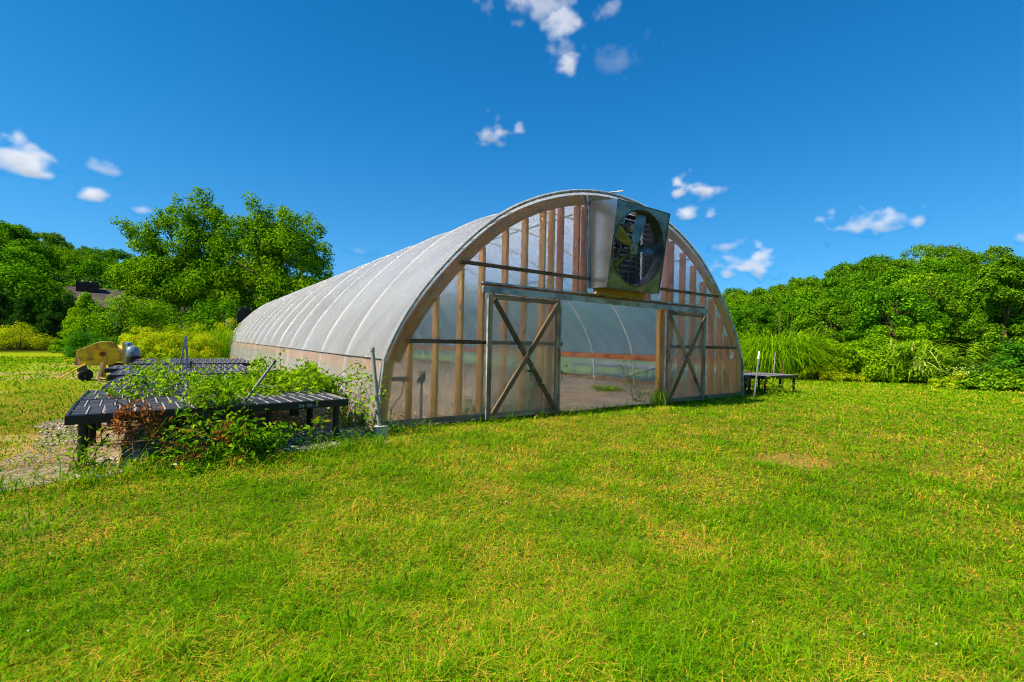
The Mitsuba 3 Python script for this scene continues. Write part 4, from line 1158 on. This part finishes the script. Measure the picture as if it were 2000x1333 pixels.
tree('bush', 'olive green bush below the ragged tree', vw(300, 33), 38, 3.7, 1.9, .1, 34, 9000, .14, 'leaf_oak', cat='bush')
tree('bush', 'dark green bush under the round topped tree beside the scrub', vw(430, 38), 39, 4.2, 2.2, .1, 34, 9000, .17, 'leaf_hill', cat='bush')
shrub('shrub', 'straggly yellow green shrub with reddish tips at the left edge', vw(38, 34), 2.5, 1.8, 2.3, 9000, .10, 'leaf_gold', 41)
shrub('shrub', 'rounded dark green laurel hedge behind the yellow mixer', vw(182, 24.5), 1.5, 1.3, 1.72, 11000, .085, 'leaf_hedge', 42)
shrub('shrub', 'small green shrub between the dark conifers and the laurel hedge', vw(133, 29), .9, .8, 1.3, 3000, .09, 'leaf_oak', 43)
for k_, (px, dp, rx_, h_, lab) in enumerate([(268, 23, 1.0, 1.55, 'scrub bush with yellow flowers right behind the blue grey tank'), (322, 22, 1.2, 1.5, 'flowering scrub bush behind the two grey angle bars'), (385, 22.5, 1.3, 1.6, 'flowering scrub bush left of the far greenhouse corner'),
                                             (290, 27, 1.5, 2.0, 'taller yellow scrub bush at the left end of the scrub'), (350, 28, 1.7, 2.35, 'tall yellow scrub with feathery tops in the middle of the scrub'), (410, 28.5, 1.7, 2.45, 'tall yellow scrub left of the chain link fence'), (455, 30, 1.5, 2.9, 'tallest orange tipped scrub behind the chain link fence')]):
    shrub('scrub_bush', lab, vw(px, dp), rx_ * 1.1, 1.1, h_ * 1.12, 9500, .075, 'leaf_gold' if k_ != 4 else 'leaf_bright', 50 + k_, 'yellow scrub behind the benches', ncl=40)
reed('tall_weed', 'feathery tan grass tops above the yellow scrub', vw(345, 29.5), 260, 2.5, 2.6, 60, 'leaf_gold', .02)
reed('tall_weed', 'upright green weeds among the scrub left of the greenhouse end', vw(425, 27.5), 300, 2.3, 2.2, 61, 'leaf_bright', .025)

# right background: hedge of shrubs, vines and reeds
reed('ornamental_grass', 'tall arching ornamental grass clump behind the right hand bench', vw(1522, 20.5), 1300, 2.35, 2.9, 70, 'leaf_bright', wid=.034, plumes=5, lean=(-.25, -.3))
HG = [(1965, 24, 1.9, 3.1, 'leaf_hill_olive', 'mid green bush under the tree at the right edge'), (1462, 22, 1.0, 1.6, 'leaf_bright', 'green vine covered shrub between greenhouse and ornamental grass'), (1585, 21, 1.2, 1.85, 'leaf_bright', 'first vine covered shrub right of the left ornamental grass'), (1638, 20.5, 1.3, 1.9, 'leaf_bright', 'rounded vine covered shrub in the middle of the hedge'),
      (1690, 20, 1.2, 1.85, 'leaf_bright', 'vine covered shrub just left of the right ornamental grass'), (1745, 20, 1.3, 2.0, 'leaf_bright', 'light green shrub behind the right ornamental grass'), (1795, 24, 1.7, 3.0, 'leaf_bright', 'tallest bright green vine mound rising above the hedge'),
      (1720, 24, 1.5, 2.5, 'leaf_bright', 'pale green vine mound left of the tallest mound'), (1840, 19, 1.2, 1.75, 'leaf_hill_olive', 'darker shrub right of the right ornamental grass'), (1895, 17.2, 1.0, .75, 'leaf_hill_olive', 'low dark shrub in front of the pale rail'),
      (1950, 16.8, 1.0, .80, 'leaf_hill_olive', 'low dark reddish shrub right of the white flowering weeds'), (1992, 17.5, 1.0, 2.0, 'leaf_hedge', 'tall dark shrub cut by the right edge of the photo'), (2050, 18, 1.5, 2.3, 'leaf_hedge', 'dark shrub outside the right edge beyond the tall dark shrub')]
for k_, (px, dp, rx_, h_, bs, lab) in enumerate(HG):
    shrub('hedge_shrub', lab, vw(px, dp - .6), rx_ * 1.15, 1.1, h_ * (1.3 if bs == 'leaf_bright' else 1.02), 9500, .105, bs, 80 + k_, ncl=36)
reed('ornamental_grass', 'pale arching ornamental grass drooping over the lawn at the right', vw(1795, 18.3), 190, .62, 2.6, 71, wid=.05, lean=(-.5, -.6), lift=1.35)
for k_, (px, dp, h_, lab) in enumerate([(1600, 19.3, .75, 'low brownish weeds at the foot of the first hedge shrubs'), (1665, 19, .7, 'low brownish weeds in the middle of the hedge foot'), (1880, 16.4, .75, 'tan weeds with small white flowers by the right hedge'), (1555, 20.2, .9, 'yellow brown weeds right of the left ornamental grass'), (1480, 21, .8, 'brownish weeds by the narrow bench on the right')]):
    shrub('weed_patch', lab, vw(px, dp), 1.2, .5, h_, 3500, .055, 'leaf_gold', 100 + k_, cat='weeds', ncl=26)
cf = thing('white_flower_weed', 'small white flower heads above the tan weeds at right', 'flowers')
fl = []
for _ in range(46):
    x, y = vw(1888 + rng.normal() * 24, 16.1 + rng.normal() * .15)
    fl.append(tm(trimesh.creation.icosphere(1, .010 + .008 * rng.random()).apply_translation((x, y, .5 + .35 * rng.random()))))
put('flower_head', join(fl), 'flower_white', cf, kind='stuff')


# vines: stems that wander, heart shaped leaves along them
def vine(name, label, starts, nleaf, ls, seed, bsdf='leaf_vine', stem='stem_green', cat='vine', kind='heart', spread=.06, upn=.8, droop=0.0):
    r = np.random.default_rng(seed)
    t = thing(name, label, cat)
    P, st = [], []
    for (p0, d0, ln, sag, wob) in starts:
        p = np.array(p0, float); d = nrm(d0); line = [p.copy()]
        m = 9
        for k in range(m):
            d = nrm(d + r.normal(size=3) * wob + [0, 0, -sag / m])
            p = p + d * ln / m
            p[2] = max(p[2], .02)
            line.append(p.copy())
        line = np.array(line)
        st.append(tube(line, np.linspace(.006, .002, m + 1), 4))
        q = r.random(max(3, int(nleaf * ln))) ** .8 * m
        i = np.minimum(q.astype(int), m - 1)
        P.append(line[i] + (line[i + 1] - line[i]) * (q - i)[:, None] + r.normal(size=(len(q), 3)) * spread * [1, 1, .8])
    P = np.vstack(P); P[:, 2] = np.maximum(P[:, 2], .03)
    nn = r.normal(size=P.shape) * .55 + [-.35, -.25, upn]
    sz = ls * r.uniform(.5, 1.25, len(P))
    v, f, uv = hearts(P, nn, sz, r) if kind == 'heart' else leaves(P, nn, sz * 1.3, r, .42, .3, droop)
    sv, sf = join(st)
    put('stem', (sv, sf), stem, t, smooth=50)
    put('leaf', (v, f), bsdf, t, uv=uv, kind='stuff')
    return t


vr = np.random.default_rng(5)
U = vr.uniform
st = [((U(-1.7, -.35), U(.45, 2.7), BH + .02), (U(-.8, .9), U(-.7, .4), U(.25, 1.0)), U(.3, .58), U(.6, 1.6), .35) for _ in range(84)]
vine('vine', 'thick mass of heart leaved vine over the right half of the middle benches', st, 125, .052, 201)
st = [((U(-2.95, -1.75), U(.45, 2.9), BH + .02), (U(-1, 1), U(-.8, .6), U(.15, .6)), U(.3, .6), U(.4, 1.2), .35) for _ in range(30)]
vine('vine', 'trailing heart leaved vine spreading over the left half of the benches', st, 80, .056, 202)
st = [((U(-.5, -.15), U(-.3, 1.4), U(.15, .75)), (U(.2, 1), U(-.8, .1), U(-.3, .6)), U(.3, .6), U(.6, 1.6), .3) for _ in range(26)]
vine('vine', 'loose vine shoots between the right ends of the benches and the greenhouse side', st, 40, .046, 203)
st = [((U(-2.35, -1.4), U(-1.08, -.65), U(.0, .12)), (U(-.5, .5), U(-.5, .2), U(.5, 1.5)), U(.2, .74), U(.3, 1.9), .38) for _ in range(62)]
vine('leafy_bush', 'dense green bush growing up in front of the middle of the front bench', st, 92, .062, 204, 'leaf_weed', cat='bush', kind='kite')
st = [((U(-2.15, -1.6), U(-.75, -.2), BH), (U(-.4, .4), U(-.4, .4), 1.2), U(.2, .42), U(.0, .8), .2) for _ in range(26)]
vine('leafy_weed', 'upright leafy weed standing above the middle of the front bench', st, 70, .062, 205, 'leaf_bright', cat='weed', kind='kite')
st = [((U(-2.72, -2.4), U(-.80, -.70), U(.42, .60)), (U(-.7, .5), U(-.5, .1), U(-1.5, .6)), U(.12, .34), U(.5, 2.0), .35) for _ in range(34)]
st += [((-2.42, -.80, 0), (.0, .05, 1), .5, .1, .15), ((-2.36, -.82, 0), (.02, .05, 1), .4, .1, .15)]
vine('dead_vine', 'dried rusty brown vine hanging over the front bench edge', st, 44, .045, 206, 'leaf_dead', 'stem_dead', kind='kite', spread=.03, droop=1.0)
st = [((U(-2.1, -1.7), U(-1.12, -.95), U(.02, .3)), (U(-.7, .6), -.2, U(.2, 1.2)), U(.2, .5), U(.8, 2.0), .3) for _ in range(22)]
vine('dead_vine', 'brown withered shoots at the front of the green bush', st, 34, .045, 207, 'leaf_dead', 'stem_dead', kind='kite', spread=.03, droop=1.0)
st = [((-2.95 + U(-.12, .12), -.78 + U(-.12, .06), 0), (U(-.4, .4), U(-.4, .2), 1.4), U(.2, .5), U(0, .8), .25) for _ in range(12)]
vine('vine', 'green vine climbing the left front leg of the front bench', st, 32, .055, 208, kind='kite')
st = [((U(-1.1, -.05), U(-1.0, -.4), 0), (U(-.6, .6), U(-.5, .4), U(.3, .9)), U(.08, .2), U(.5, 1.5), .3) for _ in range(70)]
vine('weed_cover', 'low green weeds under the right end of the front bench', st, 50, .034, 209, 'leaf_hedge', cat='weeds', kind='kite')
st = [((U(-.12, .5), U(-.45, -.12), 0), (U(-.6, .6), U(-.5, .4), U(.4, 1)), U(.08, .26), U(.5, 1.5), .3) for _ in range(22)]
vine('corner_weed', 'small dark leafy weed at the left corner post of the greenhouse', st, 50, .045, 210, 'leaf_hedge', cat='weed', kind='kite')
st = [((U(10.65, 11.9), U(-.45, .1), 0), (U(-.6, .6), U(-.5, .4), U(.5, 1)), U(.2, .55), U(.5, 1.5), .3) for _ in range(44)]
vine('bench_weed', 'leafy weeds under the short bench on the right', st, 40, .06, 211, 'leaf_vine', cat='weeds', kind='kite')
st = [((U(10.5, 10.75), U(-.3, .4), .3), (U(-.6, .6), U(-.5, .4), U(.3, 1)), U(.2, .45), U(.5, 1.5), .3) for _ in range(12)]
vine('bench_vine', 'yellowing vine between the two benches on the right', st, 34, .055, 212, 'leaf_gold', kind='kite')
# plants inside
st = [((U(6.0, 6.25), U(.25, .5), 0), (U(-.3, .2), U(-.2, .3), 1.5), U(.6, 1.25), U(0, .4), .18) for _ in range(9)]
vine('inside_vine', 'thin vine climbing inside the right door post', st, 20, .05, 213, kind='kite')
st = [((U(2.85, 3.35), U(.28, .5), 0), (U(-.3, .3), U(-.1, .2), 1.6), U(.6, 1.4), U(0, .4), .16) for _ in range(12)]
vine('inside_weed', 'dark leafy plant pressed against the left door from inside', st, 26, .07, 214, 'leaf_hedge', cat='weed', kind='kite')
st = [((U(1.7, 3.1), U(.3, .9), 0), (U(-.5, .5), U(-.4, .4), 1), U(.15, .45), U(.2, .9), .3) for _ in range(34)]
vine('inside_weed', 'low green weeds on the floor inside the left door', st, 34, .05, 215, 'leaf_hedge', cat='weeds', kind='kite')
reed('grass_tuft', 'green grass tuft growing on the soil floor inside the doorway', (7.22, 2.35), 170, .26, .8, 90, 'leaf_reed', .014)
reed('grass_tuft', 'tall grass at the foot of the right door post', (6.2, -.10), 80, .48, .42, 91, 'leaf_reed', .012)

# ------------------------------------------------------------------ lawn grass
gr = np.random.default_rng(3)
NB = 430000
az = np.radians(gr.uniform(-20, 92, NB)); lr = gr.random(NB)
r_ = np.exp(np.log(1.35) + lr ** 1.05 * (np.log(34) - np.log(1.35)))
x, y = CAM[0] + r_ * np.sin(az), CAM[1] + r_ * np.cos(az)
ing = contains_xy(gpoly, x, y)
gh = (x > -.02) & (x < W + .02) & (y > -.02) & (y < L)
bq = np.stack([x * .9 + 7, y * .9, x * 0], -1)
dn = fbm(np.stack([x * 1.7, y * 1.7, x * 0], -1), 3, 12)
gd = np.full(NB, 9.0); gd[ing] = shapely.distance(shapely.points(x[ing], y[ing]), gpoly.boundary)
keep = ~gh & (~ing | (gr.random(NB) < .06 + .45 * (x < -3.15) + .8 * np.exp(-gd / .22) + .5 * (fbm(np.stack([x * 2.4, y * 2.4, x * 0], -1), 2, 77) > .60) * np.exp(-gd / .9)))
keep &= ~((x < -2.9) & (x > -7.5) & (y < 20) & (y > -1.3) & (gr.random(NB) < .55))
keep &= ~((((x - 3.5) / .55) ** 2 + ((y + 4.0) / .42) ** 2 < .8) & (gr.random(NB) < .85))
x, y, r_, dn = x[keep], y[keep], r_[keep], dn[keep]
n = len(x); z = lawn_z(x, y)
tuft = np.clip((fbm(np.stack([x * 4.5, y * 4.5, x * 0], -1), 2, 15) - .35) * 2.2, 0, 1)
h = (.028 + .068 * gr.random(n) ** 1.6 * (.35 + tuft)) * (1 + .4 * (dn - .5))
longb = gr.random(n) < .05
h = np.where(longb, h * gr.uniform(1.4, 2.2, n), h)
edge = ((np.abs(y + .12) < .16) & (x > -.1) & (x < W + .1)) | ((np.abs(y + 1.15) < .25) & (x > -3.4) & (x < 0))
h = np.where(edge & (gr.random(n) < .5), h * gr.uniform(1.5, 3.0, n), h)
w = np.maximum(.0034, .00118 * r_) * gr.uniform(.55, 1.6, n)
h = np.maximum(h, w * 2.2)
a = gr.uniform(0, 2 * np.pi, n); sd = np.stack([np.cos(a), np.sin(a), a * 0], -1)
b = a + np.pi / 2 + gr.normal(size=n) * .5; ld = np.stack([np.cos(b), np.sin(b), a * 0], -1)
lean = gr.uniform(.25, 1.7, n)[:, None]
p = np.stack([x, y, z - .004], -1)
mid = p + ld * h[:, None] * lean * .35 + np.stack([a * 0, a * 0, h * .62], -1)
tip = p + ld * h[:, None] * lean * 1.15 + np.stack([a * 0, a * 0, h * np.clip(1.05 - .35 * lean[:, 0], .3, 1)], -1)
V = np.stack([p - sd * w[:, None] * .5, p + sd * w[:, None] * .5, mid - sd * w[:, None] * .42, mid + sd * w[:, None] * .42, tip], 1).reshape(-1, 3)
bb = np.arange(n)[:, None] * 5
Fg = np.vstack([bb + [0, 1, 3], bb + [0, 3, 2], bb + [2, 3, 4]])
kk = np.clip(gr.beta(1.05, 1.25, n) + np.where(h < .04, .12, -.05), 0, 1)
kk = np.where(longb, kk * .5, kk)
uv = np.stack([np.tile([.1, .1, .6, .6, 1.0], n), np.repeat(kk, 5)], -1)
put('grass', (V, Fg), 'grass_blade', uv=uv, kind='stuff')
labels['grass'].update(label='short mown lawn grass, green mixed with yellow dry blades', category='grass')
# dry thatch lying flat between the blades
m = 90000
az = np.radians(gr.uniform(-16, 88, m)); r_ = np.exp(np.log(1.35) + gr.random(m) * (np.log(11) - np.log(1.35)))
x, y = CAM[0] + r_ * np.sin(az), CAM[1] + r_ * np.cos(az)
ok = ~((x > -.02) & (y > -.02)); x, y, r_ = x[ok], y[ok], r_[ok]; m = len(x)
a = gr.uniform(0, 2 * np.pi, m); d = np.stack([np.cos(a), np.sin(a), gr.normal(size=m) * .25], -1); s = np.stack([-np.sin(a), np.cos(a), a * 0], -1)
c = np.stack([x, y, lawn_z(x, y) + gr.uniform(.004, .028, m)], -1); l_ = gr.uniform(.02, .075, m)[:, None]; w = (np.maximum(.002, .0009 * r_) * gr.uniform(.6, 1.3, m))[:, None]
V = np.stack([c - d * l_ * .5, c + s * w * .5, c + d * l_ * .5, c - s * w * .5], 1).reshape(-1, 3)
bb = np.arange(m)[:, None] * 4
put('thatch', (V, np.vstack([bb + [0, 1, 2], bb + [0, 2, 3]])), 'grass_blade', uv=np.stack([np.full(4 * m, .8), np.repeat(gr.uniform(.66, 1.1, m), 4)], -1), kind='stuff')
labels['thatch'].update(label='dry straw coloured thatch lying between the lawn grass', category='thatch')
# clover heads and leaves
m = 80
az = np.radians(gr.uniform(-12, 86, m)); r_ = np.exp(gr.uniform(np.log(2), np.log(13), m))
fl = [tm(trimesh.creation.icosphere(1, float(gr.uniform(.003, .0055))).apply_translation((CAM[0] + q * math.sin(t), CAM[1] + q * math.cos(t), .06 + .03 * gr.random()))) for t, q in zip(az, r_) if not (CAM[0] + q * math.sin(t) > -.1 and CAM[1] + q * math.cos(t) > -.1)]
put('clover_flowers', join(fl), 'flower_white', kind='stuff')
labels['clover_flowers'].update(label='tiny white clover heads dotted over the lawn', category='clover')
m = 5000
az = np.radians(gr.uniform(-16, 88, m)); r_ = np.exp(gr.uniform(np.log(1.4), np.log(7), m))
x, y = CAM[0] + r_ * np.sin(az), CAM[1] + r_ * np.cos(az)
ok = (y < -.3) & (fbm(np.stack([x * 2.2, y * 2.2, x * 0], -1), 2, 44) > .55); x, y = x[ok], y[ok]
v, f, uv = leaves(np.stack([x, y, lawn_z(x, y) + gr.uniform(.015, .045, len(x))], -1), gr.normal(size=(len(x), 3)) * .35 + [0, 0, 1], gr.uniform(.012, .03, len(x)), gr, .9, .15)
put('clover_leaves', (v, f), 'leaf_hedge', uv=uv, kind='stuff')
labels['clover_leaves'].update(label='small round clover leaves in patches among the grass', category='clover')
for k_, d_ in labels.items():
    if d_.get('kind') == 'structure': d_.setdefault('category', k_.replace('_', ' '))
